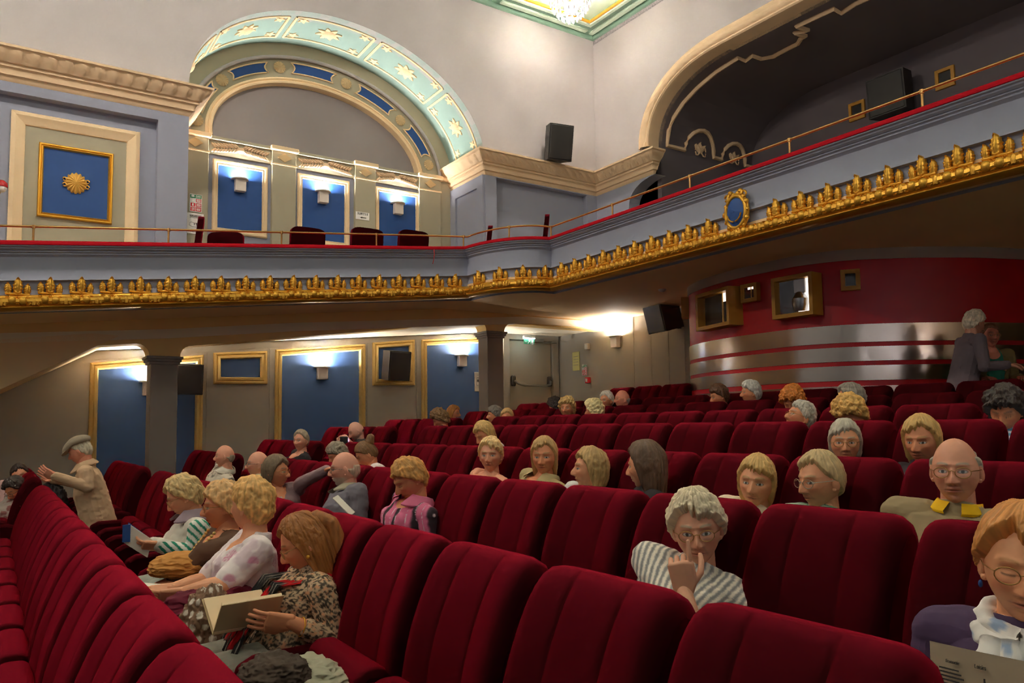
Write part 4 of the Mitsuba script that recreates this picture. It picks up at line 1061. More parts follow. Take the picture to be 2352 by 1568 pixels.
def head_surface(d, fem=0.0, fat=0.0):
    d = np.asarray(d); p = d * np.array([.100, .076 + .004 * fat, .120])
    t = np.clip(-p[:, 2] / .12, 0, 1)
    p[:, 1] *= 1 - (.36 - .12 * fat + .03 * fem) * t ** 1.9
    p[:, 0] *= np.where(p[:, 0] < 0, (1 - .40 * sm(.15, .95, t)) * 1.0, .92 + .06 * t)
    x, y, z = p.T; ay = np.abs(y); fm = sm(.15, .55, d[:, 0])
    o = -.011 * gs(ay, z, .033, .006, .017, .013) + .005 * gs(ay, z, .0315, .003, .011, .007) + .006 * gs(ay, z, .028, .028, .028, .009)
    nz = sm(.024, -.030, z) * sm(-.047, -.036, z); wy = .0085 + .006 * sm(.0, -.034, z)
    o += .027 * nz * np.exp(-(y / wy) ** 2) + .007 * gs(ay, z, .0145, -.036, .007, .008)
    o += .005 * gs(ay, z, .048, -.020, .020, .018) - .004 * gs(ay, z, .040, -.058, .016, .02) + .006 * fat * gs(ay, z, .045, -.060, .025, .025)
    o += .0065 * gs(y, z, 0, -.058, .018, .0055) + .0065 * gs(y, z, 0, -.070, .016, .006) - .005 * gs(y, z, 0, -.0637, .024, .0028) - .004 * gs(y, z, 0, -.082, .02, .007)
    o += .010 * gs(y, z, 0, -.102, .020, .016)
    p[:, 0] += o * fm
    return p


def head_color(q, S):
    x, y, z = q.T; ay = np.abs(y); skin = np.array(S['skin']); c = np.repeat(skin[None], len(q), 0)
    c = c * (1 + .10 * (meshkit.fbm(q * 60, 2, 3) - .5))[:, None]
    def blend(w, col):
        nonlocal c
        w = np.clip(w, 0, 1)[:, None]; c = c * (1 - w) + np.array(col) * w
    fr = sm(.02, .05, x); red = skin * np.array([1.0, .62, .58])
    blend(.45 * fr * gs(ay, z, .045, -.028, .022, .020) + .4 * fr * gs(y, z, 0, -.034, .013, .012), red)
    fold = np.exp(-((ay - (.018 + .35 * (-.036 - z))) / .004) ** 2) * sm(-.03, -.04, z) * sm(-.078, -.066, z)
    blend(fr * .18 * S.get('age', 1) * fold, skin * .55)
    blend(fr * .35 * gs(ay, z, .032, .010, .018, .008) + .25 * S.get('age', 1) * fr * gs(ay, z, .032, -.012, .014, .004), skin * .5)
    blend(fr * .9 * gs(y, z, 0, -.0640, .021, .0075), S.get('lip', [skin[0] * .8, skin[1] * .42, skin[2] * .42]))
    blend(fr * .8 * gs(y, z, 0, -.0638, .022, .0018), skin * .25)
    blend(fr * .6 * gs(ay, z, .007, -.043, .004, .003), skin * .25)
    bz = .027 + .006 * np.cos((ay - .034) / .02 * 1.3)
    blend(fr * .8 * np.exp(-((z - bz) / .0042) ** 2) * sm(.010, .016, ay) * sm(.056, .046, ay), S.get('brow', np.array(S['hair'][1]) * .6))
    if S.get('eyes', 1):
        e = ((ay - .0318) / .0135) ** 2 + ((z - .003) / .0052) ** 2
        blend(fr * sm(1.9, 1.2, e) * .85, skin * .22)
        blend(fr * sm(1.05, .75, e), [.46, .41, .37])
        gz = S.get('gaze', 0) * .004
        i = (((y - np.sign(y) * .0318 - gz) / .0058) ** 2 + ((z - .0035) / .0058) ** 2)
        blend(fr * sm(1.1, .8, i) * sm(1.05, .8, e), [.03, .025, .02])
    else:
        blend(fr * .85 * np.exp(-((z + .0015 - .12 * (ay - .032) ** 2 / .013) / .0022) ** 2) * sm(.016, .02, ay) * sm(.048, .043, ay), skin * .18)
    if S.get('beard') is not None:
        bw = sm(-.038, -.062, z) * sm(-.03, .02, x) * (1 - .8 * gs(y, z, 0, -.064, .018, .006)); blend(.75 * bw * (.6 + .6 * meshkit.fbm(q * 150, 2, 5)), S['beard'])
    return c


ZCUT_PHI = [0, .5, .9, 1.2, 1.5, 1.8, 2.3, 3.15]
STYLES = {
    'short': ([.074, .072, .062, .030, .008, -.02, -.065, -.085], .016, 0, .004),
    'crop': ([.074, .070, .060, .032, .012, -.02, -.06, -.08], .010, 0, .003),
    'fluffy': ([.066, .064, .052, .022, .000, -.035, -.075, -.092], .024, 0, .009),
    'curly': ([.060, .056, .044, .010, -.02, -.055, -.085, -.10], .032, .01, .018),
    'bob': ([.064, .060, .050, .026, -.040, -.085, -.11, -.12], .018, .030, .005),
    'long': ([.070, .066, .054, .026, -.050, -.10, -.12, -.12], .017, .10, .004),
    'back': ([.074, .070, .062, .035, .004, -.03, -.06, -.07], .012, 0, .003),
    'bald': ([.30, .30, .30, .05, .015, -.015, -.055, -.08], .0065, 0, .002),
}


def hair_mesh(style, col, n=5, seed=0, fem=0, fat=0, thick=1.0, top=.035):
    zc, th, drop, curl = STYLES[style]; d = np.array(ico(n).vertices); p = head_surface(d, fem, fat)
    wide = d * np.array([.100, .080, .120])
    phi = np.arctan2(np.abs(d[:, 1]), d[:, 0]); zcut = np.interp(phi, ZCUT_PHI, zc)
    nz = meshkit.noise(np.c_[phi * 9 * np.sign(d[:, 1]), p[:, 2] * 20, 0 * phi + seed], seed)
    zcut = zcut + (.030 * np.clip(1.2 - phi, .3, 1)) * (nz - .5)
    sphi = phi * np.sign(d[:, 1] + 1e-9); ps = 1 if seed % 2 else -1
    if style not in ('bald', 'curly'): zcut = zcut + .020 * np.sin(1.5 * sphi * ps) * np.clip(1.25 - phi, 0, 1)
    m = sm(-.006, .012, p[:, 2] - zcut)
    if style == 'bald': m = sm(-.016, .020, p[:, 2] - zcut) * sm(top + .022, top - .022, p[:, 2] - .02 * (phi > 2.2))
    st = meshkit.noise(np.c_[phi * np.sign(d[:, 1] + 1e-9) * 16 + 40, p[:, 2] * 9 + 3 * meshkit.noise(d * 3, seed + 3), 0 * phi], seed + 1)
    cl = meshkit.fbm(d * 5.5 + seed * 7, 3, seed + 2) - .5
    vol = th * thick * (.75 + .45 * sm(-.05, .10, p[:, 2])) * (1 + .25 * (meshkit.noise(d * 2.2, seed + 9) - .5))
    low = sm(.02, -.10, p[:, 2])[:, None]
    base = p if drop == 0 else p * (1 - low) + wide * low * np.array([1, .98, 1])
    q = base + d * (m * (vol + curl * 2.4 * cl + .006 * (st - .5)))[:, None] - d * ((1 - m) * .012)[:, None]
    if drop:
        q[:, 2] -= drop * m * sm(.01, -.10, p[:, 2]) * (.8 + .5 * st)
        q[:, :2] *= (1 - .10 * m * sm(-.05, -.12, p[:, 2]))[:, None]
    c = np.array(col)[None] * (.55 + .9 * np.clip(.55 * st + .45 * (cl + .5), 0, 1))[:, None]
    if style == 'curly' or style == 'fluffy': c = c * (.75 + .7 * (cl + .5))[:, None]
    f = np.array(ico(n).faces); keep = (m[f] > .02).any(1)
    return tm((q, f[keep])), c


def rot_head(yaw, pitch, roll):
    y, p, r = map(math.radians, (yaw, pitch, roll)); R = trimesh.transformations.rotation_matrix
    return (R(y, (0, 0, 1)) @ R(p, (0, 1, 0)) @ R(r, (1, 0, 0)))[:3, :3]      # pitch > 0: looks down


SPH = np.array(trimesh.creation.icosphere(subdivisions=2).vertices)
def cap(a, ra, b, rb): return m3.Manifold.hull_points(np.vstack([SPH * ra + a, SPH * rb + b]))
def ell(c, l, f, u, a, b, h): return np.array([c + l * a * math.cos(t) + f * b * math.sin(t) + u * z for t in np.linspace(0, 2 * np.pi, 20)[:-1] for z in (-h, h)])
def union(ms): return m3.Manifold.batch_boolean(ms, m3.OpType.Add)


def smoothed(man, edge, it=12):
    m = tm(man.refine_to_length(edge)); m.merge_vertices()
    return trimesh.smoothing.filter_taubin(m, lamb=.5, nu=.53, iterations=it)


def hand(w, dirv, nrm, side, curl=.5, edge=.006, scale=1.0, fold=None, spread=.06):
    """Palm, four unequal fingers and a thumb: w wrist, dirv towards the fingers, nrm out of the palm, side +1 left hand."""
    x = np.asarray(dirv, float); x /= np.linalg.norm(x); z = -np.asarray(nrm, float); z = z - x * (x @ z); z /= np.linalg.norm(z); y = np.cross(z, x)
    L = lambda a, b, c: w + scale * (x * a + y * b * side + z * c)
    s = scale; ms = [m3.Manifold.hull_points(np.vstack([SPH * .016 * s + L(.0, .016, 0), SPH * .016 * s + L(.0, -.016, 0), SPH * .011 * s + L(.085, .032, 0), SPH * .011 * s + L(.088, .010, .004), SPH * .010 * s + L(.082, -.032, 0), SPH * .013 * s + L(.03, .034, -.004)]))]
    for i, (b, ln) in enumerate(((.030, .070), (.010, .078), (-.011, .072), (-.030, .056))):
        cu = (fold[i] if fold is not None else curl) ; p = np.array([.086, b, 0.0]); a = .15 * cu; r = .0088
        for j, fr in enumerate((.46, .30, .24)):
            a += cu * (.55, .75, .55)[j]
            q = p + ln * fr * np.array([math.cos(a), spread * (1.5 - i) , -math.sin(a)])
            ms.append(cap(L(*p), r * s, L(*q), r * .9 * s)); p, r = q, r * .9
    p = np.array([.022, .030, -.006])
    for j, (dx, dy, dz, ln) in enumerate(((.65, .62, -.35, .044), (.88, .18, -.40 - .3 * curl, .034), (.9, -.05, -.45 - .4 * curl, .026))):
        v = np.array([dx, dy, dz]); v /= np.linalg.norm(v); q = p + v * ln; ms.append(cap(L(*p), (.0125, .0105, .0095)[j] * s, L(*q), (.0105, .0095, .008)[j] * s)); p = q
    return ms


def person(label, head, yaw=180, pitch=0, roll=0, body=180, hip=None, hair=('short', lin(150, 130, 100)), skin=lin(212, 152, 118), top=lin(120, 120, 120), pattern=None, sleeve=1.0, pants=lin(60, 58, 60),
           arms=None, fem=1, fat=0.0, glasses=None, stand=None, eyes=1, gaze=0, beard=None, brow=None, row=None, near=0, legs=True, hthick=1.0, hseed=None, wr=1.0, neckline=.0, lip=None, age=1, extra=None, lean_back=0, balltop=.035):
    head = np.asarray(head, float); seed = int(abs(head[0] * 977 + head[1] * 131)) % 9973 if hseed is None else hseed
    dist = float(head @ FW); lod = near if near else (2 if dist < 4.2 else 1 if dist < 7 else 0)
    e_body, nh = (.022, .014, .009, .006)[lod], (4, 4, 5, 6)[lod]
    t = thing('person', label, 'person')
    S = dict(skin=np.array(skin), hair=hair, eyes=eyes, gaze=gaze, beard=beard, age=age)
    if brow is not None: S['brow'] = brow
    if lip is not None: S['lip'] = lip
    RH = rot_head(yaw, pitch, roll); b = math.radians(body); f, l, u = np.array([math.cos(b), math.sin(b), 0]), np.array([-math.sin(b), math.cos(b), 0]), np.array([0, 0, 1.0])
    H = lambda *p: head + RH @ np.array(p)
    nb = head + RH @ np.array([-.03, 0, -.10]) * .55 + np.array([0, 0, -.078]) - f * .012      # base of the neck
    if hip is None:
        k = row; hip = np.array([RX[k] - .34, head[1] if abs(body - 180) < 60 else head[1], RF[k] + .53])
    hip = np.asarray(hip, float)
    sw, fx = (.172 if fem else .198) + .012 * fat, 1 + .45 * fat
    ax_ = nb - hip; L = np.linalg.norm(ax_); ax_ /= L; fl = f - ax_ * (f @ ax_); fl /= np.linalg.norm(fl); ll = np.cross(ax_, fl)
    sc_ = nb - ax_ * .036
    rings = [(hip, .165 * (1 + .2 * fat), .115 * fx), (hip + ax_ * L * .28, .145 * fx, .105 * fx), (hip + ax_ * L * .62 + fl * .012, .165 + .01 * fat, .115 * (1 + .25 * fat) + .012 * fem), (hip + ax_ * (L * .84), sw * .93, .095 + .01 * fat), (nb - ax_ * .035, sw * .55, .068), (nb + ax_ * .012, .064, .060)]
    sh = [sc_ + ll * sw - ax_ * .018, sc_ - ll * sw - ax_ * .018]         # left, right
    A = []
    for i, s in enumerate((1, -1)):
        a = (arms or {}).get('LR'[i])
        if a is None:
            el = sh[i] - u * .265 + ll * s * .045 - f * .02 + f * .03; wp = el + f * .225 - ll * s * .05 + u * .015
            a = (el, wp, dict(dirv=f * 1 - ll * s * .3, nrm=(0, 0, -1), curl=.45))
        A.append(a)
    # cloth: shirt
    inf = .010
    parts = [m3.Manifold.hull_points(np.vstack([ell(c0, ll, fl, ax_, a0 + inf, b0 + inf, .004), ell(c1, ll, fl, ax_, a1 + inf, b1 + inf, .004)])) for (c0, a0, b0), (c1, a1, b1) in zip(rings[:-1], rings[1:])]
    if fem: parts += [m3.Manifold.hull_points(SPH * (.068 + .01 * fat) + rings[2][0] + fl * .062 + ll * s * .070) for s in (-1, 1)]
    for i in (0, 1):
        el, wp, hs = A[i]; parts.append(cap(sh[i], .062 + .008 * fat, rings[3][0] + ll * (1, -1)[i] * .11, .075))
        k1 = min(1.0, sleeve / .5) if sleeve else 0
        if sleeve: parts.append(cap(sh[i], .060 + .012 * fat, sh[i] + (el - sh[i]) * min(1, k1), (.050 + .010 * fat) * (1.12 if sleeve < .6 else 1)))
        if sleeve > .5: parts.append(cap(el, .050 + .006 * fat, el + (wp - el) * min(1, (sleeve - .5) / .46), .040))
    shirt = smoothed(union(parts), max(e_body * .9, .0065), 14)
    v = np.array(shirt.vertices); n = np.array(shirt.vertex_normals)
    v += n * (wr * .010 * (meshkit.fbm(np.c_[v @ ll * 9, v @ fl * 9, v @ ax_ * 22] + seed, 3, seed) - .5) + wr * .005 * (meshkit.noise(v * 45 + seed, 4) - .5))[:, None]
    loc = np.c_[(v - nb) @ ll, (v - nb) @ fl, (v - nb) @ ax_]
    if neckline:      # the neckline drops at the front: push the cloth under the skin there
        w = sm(neckline * 1.15, neckline * .75, np.hypot(loc[:, 0] * 1.15, loc[:, 2] - .0)) * (loc[:, 1] > .015); v = v - n * (w * .022)[:, None]
    tc = np.repeat(np.array(top, float)[None], len(v), 0) if pattern is None else pattern(loc, v, np.array(top, float))
    tc = tc * (1 + .25 * (meshkit.fbm(v * 12, 3, 8) - .5))[:, None]
    obj('shirt', tm((v, shirt.faces)), 'm_cloth', t, smooth=True, color=tc)
    # skin: neck, chest, arms and hands in one surface with the head
    sk = [cap(H(-.020, 0, -.055), .054 - .004 * fem + .006 * fat, nb - ax_ * .01, .058 - .003 * fem + .006 * fat)]
    sk += [m3.Manifold.hull_points(np.vstack([ell(c0, ll, fl, ax_, a0 - .002, b0 + .001, .004), ell(c1, ll, fl, ax_, a1 - .002, b1 + .001, .004)])) for (c0, a0, b0), (c1, a1, b1) in zip(rings[2:-1], rings[3:])]
    for i in (0, 1):
        el, wp, hs = A[i]; sk += [cap(sh[i], .052 + .012 * fat, el, .042 + .008 * fat), cap(el, .041 + .008 * fat, el + (wp - el) * .35, .040 + .008 * fat), cap(el + (wp - el) * .35, .040 + .008 * fat, wp, .025 + .002 * fat), cap(sh[i], .05, rings[3][0] + ll * (1, -1)[i] * .1, .06)]
    skm = smoothed(union(sk), e_body, 10)
    skm = m3.Manifold(m3.Mesh(np.asarray(skm.vertices, np.float32), np.asarray(skm.faces, np.uint32)))
    hd = head_surface(np.array(ico(nh).vertices), fem, fat); ears = []
    M3 = lambda tmesh: m3.Manifold(m3.Mesh(np.asarray(tmesh.vertices, np.float32), np.asarray(tmesh.faces, np.uint32)))
    hm = M3(tm((hd @ RH.T + head, ico(nh).faces)))
    for s in (-1, 1):
        o = SPH * np.array([.016, .008, .031]); o[:, 0] += .25 * o[:, 2]; o = o + np.array([-.008, s * (.077 + .004 * fat), -.004]); o[:, 1] += s * np.clip(-(o[:, 0] + .008), 0, 1) * .5
        ears.append(m3.Manifold.hull_points(o @ RH.T + head))
        r2 = SPH * .009 + np.array([-.006, s * .074, -.032]); ears.append(m3.Manifold.hull_points(r2 @ RH.T + head))
    hands = []
    for i, s in enumerate((1, -1)):
        el, wp, hs = A[i]; hm_ = union(hand(np.asarray(wp), side=s, **{k: q for k, q in hs.items()}))
        if lod >= 2: hm_ = M3(smoothed(hm_, .0045, 6))
        hands.append(hm_)
    full = tm(union([skm, hm] + ears + hands))
    v = np.array(full.vertices); q = (v - head) @ RH
    c = np.array(skin)[None] * (1 + .16 * (meshkit.fbm(v * 50, 2, 2) - .5))[:, None]
    inh = (np.linalg.norm(q / np.array([1.15, 1.25, 1.25]), axis=1) < .122) & (q[:, 2] > -.125)
    c[inh] = head_color(q[inh], S)
    obj('body', full, 'm_skin', t, smooth=True, color=c)
    # hair
    if hair[0] != 'none':
        hmsh, hc = hair_mesh(hair[0], hair[1], max(nh, 5), seed % 97, fem, fat, hthick, balltop); hmsh.vertices = hmsh.vertices @ RH.T + head
        if extra and 'hair' in extra:
            add = [tm(x) for x in extra['hair'](H)]; a = cat_(add); a = trimesh.util.concatenate([a.subdivide()]); av = np.array(a.vertices); av += np.array(a.vertex_normals) * (.010 * (meshkit.fbm(av * np.array([60, 60, 14]), 3, 5) - .5))[:, None]
            ac = np.array(hair[1])[None] * (.5 + 1.0 * meshkit.fbm(av * np.array([90, 90, 18]), 2, 6))[:, None]
            hc = np.vstack([hc, ac]); hmsh = tm((np.vstack([hmsh.vertices, av]), np.vstack([hmsh.faces, np.array(a.faces) + len(hmsh.vertices)])))
        obj('hair', hmsh, 'm_hair', t, smooth=True, color=hc)
    if glasses is not None:
        rim, lens = [], []
        for s in (-1, 1):
            pts = [H(.103 - .012 * abs(s * .033 + .024 * math.cos(a)) / .05, s * .034 + .0245 * math.cos(a), .000 + .0185 * math.sin(a)) for a in np.linspace(0, 2 * np.pi, 25)[:-1]]
            rim.append(tube(pts, .0016, 5, True)); k = len(pts); lens.append(tm((np.vstack([pts, np.mean(pts, 0)]), np.array([[i, (i + 1) % k, k] for i in range(k)]))))
            rim.append(tube([H(.089, s * .058, .006), H(.05, s * .078, .008), H(-.01, s * .084, .008), H(-.03, s * .083, -.006)], .0014, 5))
        rim.append(tube([H(.1, -.010, .004), H(.106, 0, .008), H(.1, .010, .004)], .0015, 5))
        g = obj('glasses', cat_(rim), glasses, t, smooth=True, label='thin-rimmed glasses')
        if lod >= 2: obj('lens', cat_(lens), 'm_pane', g)
    # trousers
    if legs:
        if stand is None:
            kn = [hip + f * .42 + l * s * .09 - u * .03 for s in (1, -1)]; ft = [k_ + f * .04 - u * .44 for k_ in kn]
        else: kn, ft = stand
        fl_ = RF[row] if row is not None else None
        tp = [m3.Manifold.hull_points(np.vstack([ell(hip + u * .05, l, f, u, .155 * (1 + .2 * fat), .11 * fx, .01), ell(hip - u * .06, l, f, u, .165 * (1 + .2 * fat), .12 * fx, .01)]))]
        for i, s in enumerate((1, -1)):
            if fl_ is not None: ft[i][2] = max(fl_ + .08, ft[i][2])
            tp += [cap(hip + l * s * .08, .088 + .012 * fat, kn[i], .066 + .008 * fat), cap(kn[i], .064 + .008 * fat, ft[i], .050)]
        tr = smoothed(union(tp), .012 if lod >= 2 else .03, 8); v = np.array(tr.vertices); v += np.array(tr.vertex_normals) * (.010 * (meshkit.fbm(v * 16, 3, seed + 5) - .5))[:, None]
        pc = np.array(pants)[None] * (1 + .4 * (meshkit.fbm(v * 20, 3, 9) - .5))[:, None]
        obj('trousers', tm((v, tr.faces)), 'm_cloth', t, smooth=True, color=pc)
        for i in (0, 1):
            obj('shoe', tm(m3.Manifold.hull_points(np.vstack([SPH * .045 + ft[i] - u * .03, SPH * .038 + ft[i] + f * .13 - u * .04])).refine_to_length(.03)), 'm_black', t, smooth=True)
    return dict(key=t, H=H, nb=nb, f=f, l=l, u=u, ll=ll, fl=fl, ax=ax_, hip=hip, rings=rings, sh=sh, A=A, L=L)


def occupy(row, y):
    s = seat_at(row, y); OCC[(row, s[0], s[1])] = True; return s[2]
# ---------------------------------------------------------------- who sits where
SK, SK2, SK3 = lin(224, 156, 116), lin(214, 140, 100), lin(226, 168, 130)
RIM = 'm_brass'
BLOND, ASH, GREY, WHITE, BROWN, DARK, RED, GINGER = lin(214, 176, 118), lin(176, 150, 112), lin(150, 142, 132), lin(214, 204, 188), lin(98, 70, 48), lin(44, 32, 28), lin(176, 106, 52), lin(196, 128, 62)


def hp(px, py, row, dx=-.19): return at('x', RX[row] + dx, px, py)


def sit(label, px, py, row, dx=-.19, **kw):
    h = hp(px, py, row, dx); y = occupy(row, h[1])
    kw.setdefault('hip', np.array([RX[row] - .33, h[1] * .6 + y * .4, RF[row] + .53]))
    return person(label, h, row=row, **kw)


def stripes(c2, period, axis=2, duty=.5, jitter=0.0):
    def fn(loc, v, top):
        s = (loc @ np.array(axis) if not np.isscalar(axis) else loc[:, axis]) / period + jitter * meshkit.noise(v * 6, 2)
        w = sm(duty - .08, duty + .08, np.abs((s % 1) - .5) * 2)[:, None]; return top * (1 - w) + np.array(c2) * w
    return fn


def spots(c2, scale, thr=.56, c3=None):
    def fn(loc, v, top):
        a = meshkit.fbm(v * scale, 2, 3); w = sm(thr - .04, thr + .04, a)[:, None]; o = top * (1 - w) + np.array(c2) * w
        if c3 is not None:
            w3 = sm(.60, .66, meshkit.fbm(v * scale * .6 + 9, 2, 7))[:, None]; o = o * (1 - w3) + np.array(c3) * w3
        return o
    return fn


def collar(P, col, spread=.075, gap=.30, drop=.045, h=.03):
    rows = []
    for a in np.linspace(gap, 2 * math.pi - gap, 33):
        fr = max(0, math.cos(a)); dr = P['fl'] * math.cos(a) + P['ll'] * math.sin(a); o = P['nb']
        rows.append([o + dr * r + P['ax'] * z for r, z in ((.068, h - .02 * fr), (.074, h + .006 - .02 * fr), (spread + .022 + .035 * fr, .000 - drop * fr), (spread + .018 + .03 * fr, -.010 - drop * fr))])
    m = grid_mesh(np.array(rows)); obj('collar', m, 'm_cloth', P['key'], smooth=40 if False else True, color=np.repeat(np.array(col)[None], len(m.vertices), 0))


def cloth_blob(c, r, seed=0, amp=.35, freq=9.0, n=5, flat=None):
    m = ico(n).copy(); d = np.array(m.vertices); k = 1 + amp * (meshkit.fbm(d * freq * .35 + seed, 4, seed) - .5) * 2 + .10 * (1 - 2 * np.abs(meshkit.noise(d * freq * .8 + seed, 5) - .5))
    v = d * k[:, None] * np.array(r) + np.array(c)
    if flat is not None: v[:, 2] = np.maximum(v[:, 2], flat)
    return tm((v, m.faces))


def colored(m, col, var=.35, sc=14):
    return np.array(col)[None] * (1 + var * (meshkit.fbm(np.array(m.vertices) * sc, 3, 4) - .5))[:, None]


# --- second row: the four women at the left
y1 = 3.24; h1 = at('y', y1, 700, 1248); occupy(1, y1)
LA = lambda y, *p: at('y', y, *p)
def pony(H):
    return [tm(m3.Manifold.hull_points(np.vstack([SPH * .034 + H(-.085, 0, .075), SPH * .036 + H(-.125, 0, .03)])).refine_to_length(.012)), tm(m3.Manifold.hull_points(np.vstack([SPH * .036 + H(-.125, 0, .03), SPH * .040 + H(-.120, -.005, -.09)])).refine_to_length(.012)),
            tm(m3.Manifold.hull_points(np.vstack([SPH * .040 + H(-.120, -.005, -.09), SPH * .026 + H(-.14, 0, -.19)])).refine_to_length(.012))]
P = person('woman reading a book in leopard print blouse and dark scarf, auburn half-tied hair', h1, 158, 24, 0, 176, hip=np.array([.98, y1, RF[1] + .53]), hair=('long', lin(150, 92, 44)), skin=SK2, top=lin(190, 160, 130), near=3, row=1, glasses=RIM, eyes=0,
           pattern=spots(lin(62, 52, 42), 110, .50, lin(204, 150, 112)), sleeve=.80, pants=lin(150, 146, 132), fat=.15, hthick=.95, extra=dict(hair=pony), wr=1.2,
           arms=dict(L=(LA(2.99, 778, 1478), LA(3.0, 668, 1428), dict(dirv=(-1, .25, .12), nrm=(.0, .9, .35), curl=.28)), R=(LA(3.48, 705, 1405), LA(3.42, 582, 1376), dict(dirv=(-1, -.25, -.05), nrm=(0, -.3, -1), curl=.5))))
scf = []
for s, yy in ((1, .045), (-1, -.05)):
    pts = [P['nb'] - P['fl'] * .03 + P['ll'] * s * .07 + P['ax'] * .02, P['nb'] + P['fl'] * .07 + P['ll'] * s * .085 - P['ax'] * .05] + [P['nb'] + P['fl'] * (.155 + .03 * math.sin(t * 2)) + P['ll'] * s * (.085 - .02 * t) - P['ax'] * (.10 + t * .40) for t in np.linspace(0, 1, 7)]
    pts = np.array(pts); w = np.r_[.022, .034, np.linspace(.044, .062, len(pts) - 2)]; rows = []
    for i, p_ in enumerate(pts): rows.append([p_ + P['ll'] * w[i] * u + P['fl'] * (.012 * math.cos(u * 9 + i)) for u in np.linspace(-1, 1, 15)])
    m = grid_mesh(np.array(rows)); m = m.subdivide().subdivide(); v = np.array(m.vertices); cc = np.repeat(np.array(lin(34, 30, 30))[None], len(v), 0)
    st = (np.abs(((v - P['nb']) @ P['ll'] / .011) % 1 - .5) > .42)[:, None]; cc = np.where(st, np.array(lin(150, 140, 128)), cc); rd = (meshkit.fbm(v * 16, 2, 12) > .60)[:, None]; cc = np.where(rd, np.array(lin(180, 24, 30)), cc)
    obj('scarf', m, 'm_cloth', P['key'], smooth=True, color=cc, label='black scarf with red flowers')
wp = P['A'][1][1]; obj('wristwatch', tube([wp + np.array([.045, .031 * math.cos(a), .029 * math.sin(a)]) for a in np.linspace(0, 2 * np.pi, 17)[:-1]], .006, 6, True), 'm_black', P['key'], smooth=True, label='dark wristwatch')
wp = P['A'][0][1] + (P['A'][0][0] - P['A'][0][1]) * .22; obj('bracelet', tube([wp + np.array([.008 * math.sin(a), .034 * math.cos(a), .034 * math.sin(a)]) for a in np.linspace(0, 2 * np.pi, 17)[:-1]], .003, 5, True), 'm_gold', P['key'], smooth=True, label='gold bracelet')
e = trimesh.creation.icosphere(subdivisions=1, radius=.008); e.apply_translation(P['H'](.0, .088, -.045)); obj('earring', e, 'm_gold', P['key'], smooth=True)
bk = thing('book', 'open hardback book held by the woman in leopard print', 'book')
O = LA(3.17, 560, 1446); a_ = np.array([-1, .1, -.05]); a_ /= np.linalg.norm(a_)
def slab(o, a, b, th, n_, la, lb):
    n_ = np.asarray(n_, float); pts = [o + a * i + b * j + n_ * k for i in (-la, la) for j in (0, lb) for k in (0, th)]; return tm(m3.Manifold.hull_points(np.array(pts)))
b1, b2 = np.array([.05, -.62, .78]), np.array([-.1, .72, .70]); n1, n2 = np.cross(a_, b1), np.cross(a_, b2)
n1 *= np.sign(n1[1]); n2 *= -np.sign(n2[1])
obj('cover', cat_([slab(O, a_, b1, .004, n1, .115, .165), slab(O, a_, b2, .004, n2, .115, .165)]), 'm_tan', bk)
obj('pages', cat_([slab(O + n1 * .004, a_, b1, .018, n1, .110, .158), slab(O + n2 * .004, a_, b2, .014, n2, .110, .158)]), 'm_cream', bk)

y2 = 3.85; h2 = at('y', y2, 577, 1162); occupy(1, y2)
def flowers(loc, v, top):
    o = np.repeat(top[None], len(v), 0); a = meshkit.fbm(v * 14, 3, 21)
    w = (sm(.52, .66, a) * .5)[:, None]; o = o * (1 - w) + np.array(lin(178, 140, 160)) * w
    for cx, cz, sd in ((.10, -.10, 1), (-.02, -.30, 1), (.16, -.32, 1), (-.12, -.16, 1), (.05, -.46, 1), (.20, -.18, 1)):
        r = np.hypot(np.where(np.abs(loc[:, 0]) > .13, loc[:, 1] * 1.1 - cx + .07, loc[:, 0] - cx), loc[:, 2] - cz); w = (sm(.036, .024, r) * (.3 + .7 * (np.sin(np.arctan2(loc[:, 2] - cz, loc[:, 0] - cx) * 12) > 0)))[:, None] * .7; o = o * (1 - w) + np.array(lin(190, 92, 134)) * w
    return o
P2 = person('woman in white T-shirt with pink flowers, short wavy blond hair, turned to her neighbour', h2, 128, -2, 0, 172, hip=np.array([.98, y2, RF[1] + .53]), hair=('fluffy', lin(216, 164, 96)), skin=SK, top=lin(232, 218, 216), near=2, row=1, pattern=flowers, sleeve=.42, pants=lin(60, 50, 50), fat=.55, hthick=1.0, neckline=.09,
            arms=dict(L=(LA(3.58, 512, 1345), LA(3.7, 418, 1362), dict(dirv=(-1, .1, -.1), nrm=(0, .8, .5), curl=.45)), R=(LA(4.1, 470, 1335), LA(3.9, 395, 1352), dict(dirv=(-1, .0, -.1), nrm=(0, -.6, .7), curl=.4))))
m = cloth_blob(LA(3.62, 505, 1392), (.20, .16, .09), 4, .4, 6.); single('jacket', m, 'm_cloth', 'burgundy jacket heaped on the lap of the woman in the flowered T-shirt', 'jacket', smooth=True, color=colored(m, lin(92, 22, 40), .6))
m = cloth_blob(LA(3.5, 478, 1440), (.10, .13, .16), 9, .25); v = np.array(m.vertices); az = np.arctan2(v[:, 1] - 3.5, v[:, 0] - v[:, 0].mean()) * .12; rw = np.floor(v[:, 2] / .046); dots = ((((az / .050 + .5 * (rw % 2)) % 1 - .5) ** 2 + ((v[:, 2] / .046) % 1 - .5) ** 2) < .07)[:, None]
single('polka_dot_bag', m, 'm_cloth', 'brown bag with pale polka dots between the two front women', 'bag', smooth=True, color=np.where(dots, np.array(lin(214, 200, 184)), np.array(lin(122, 92, 72))))

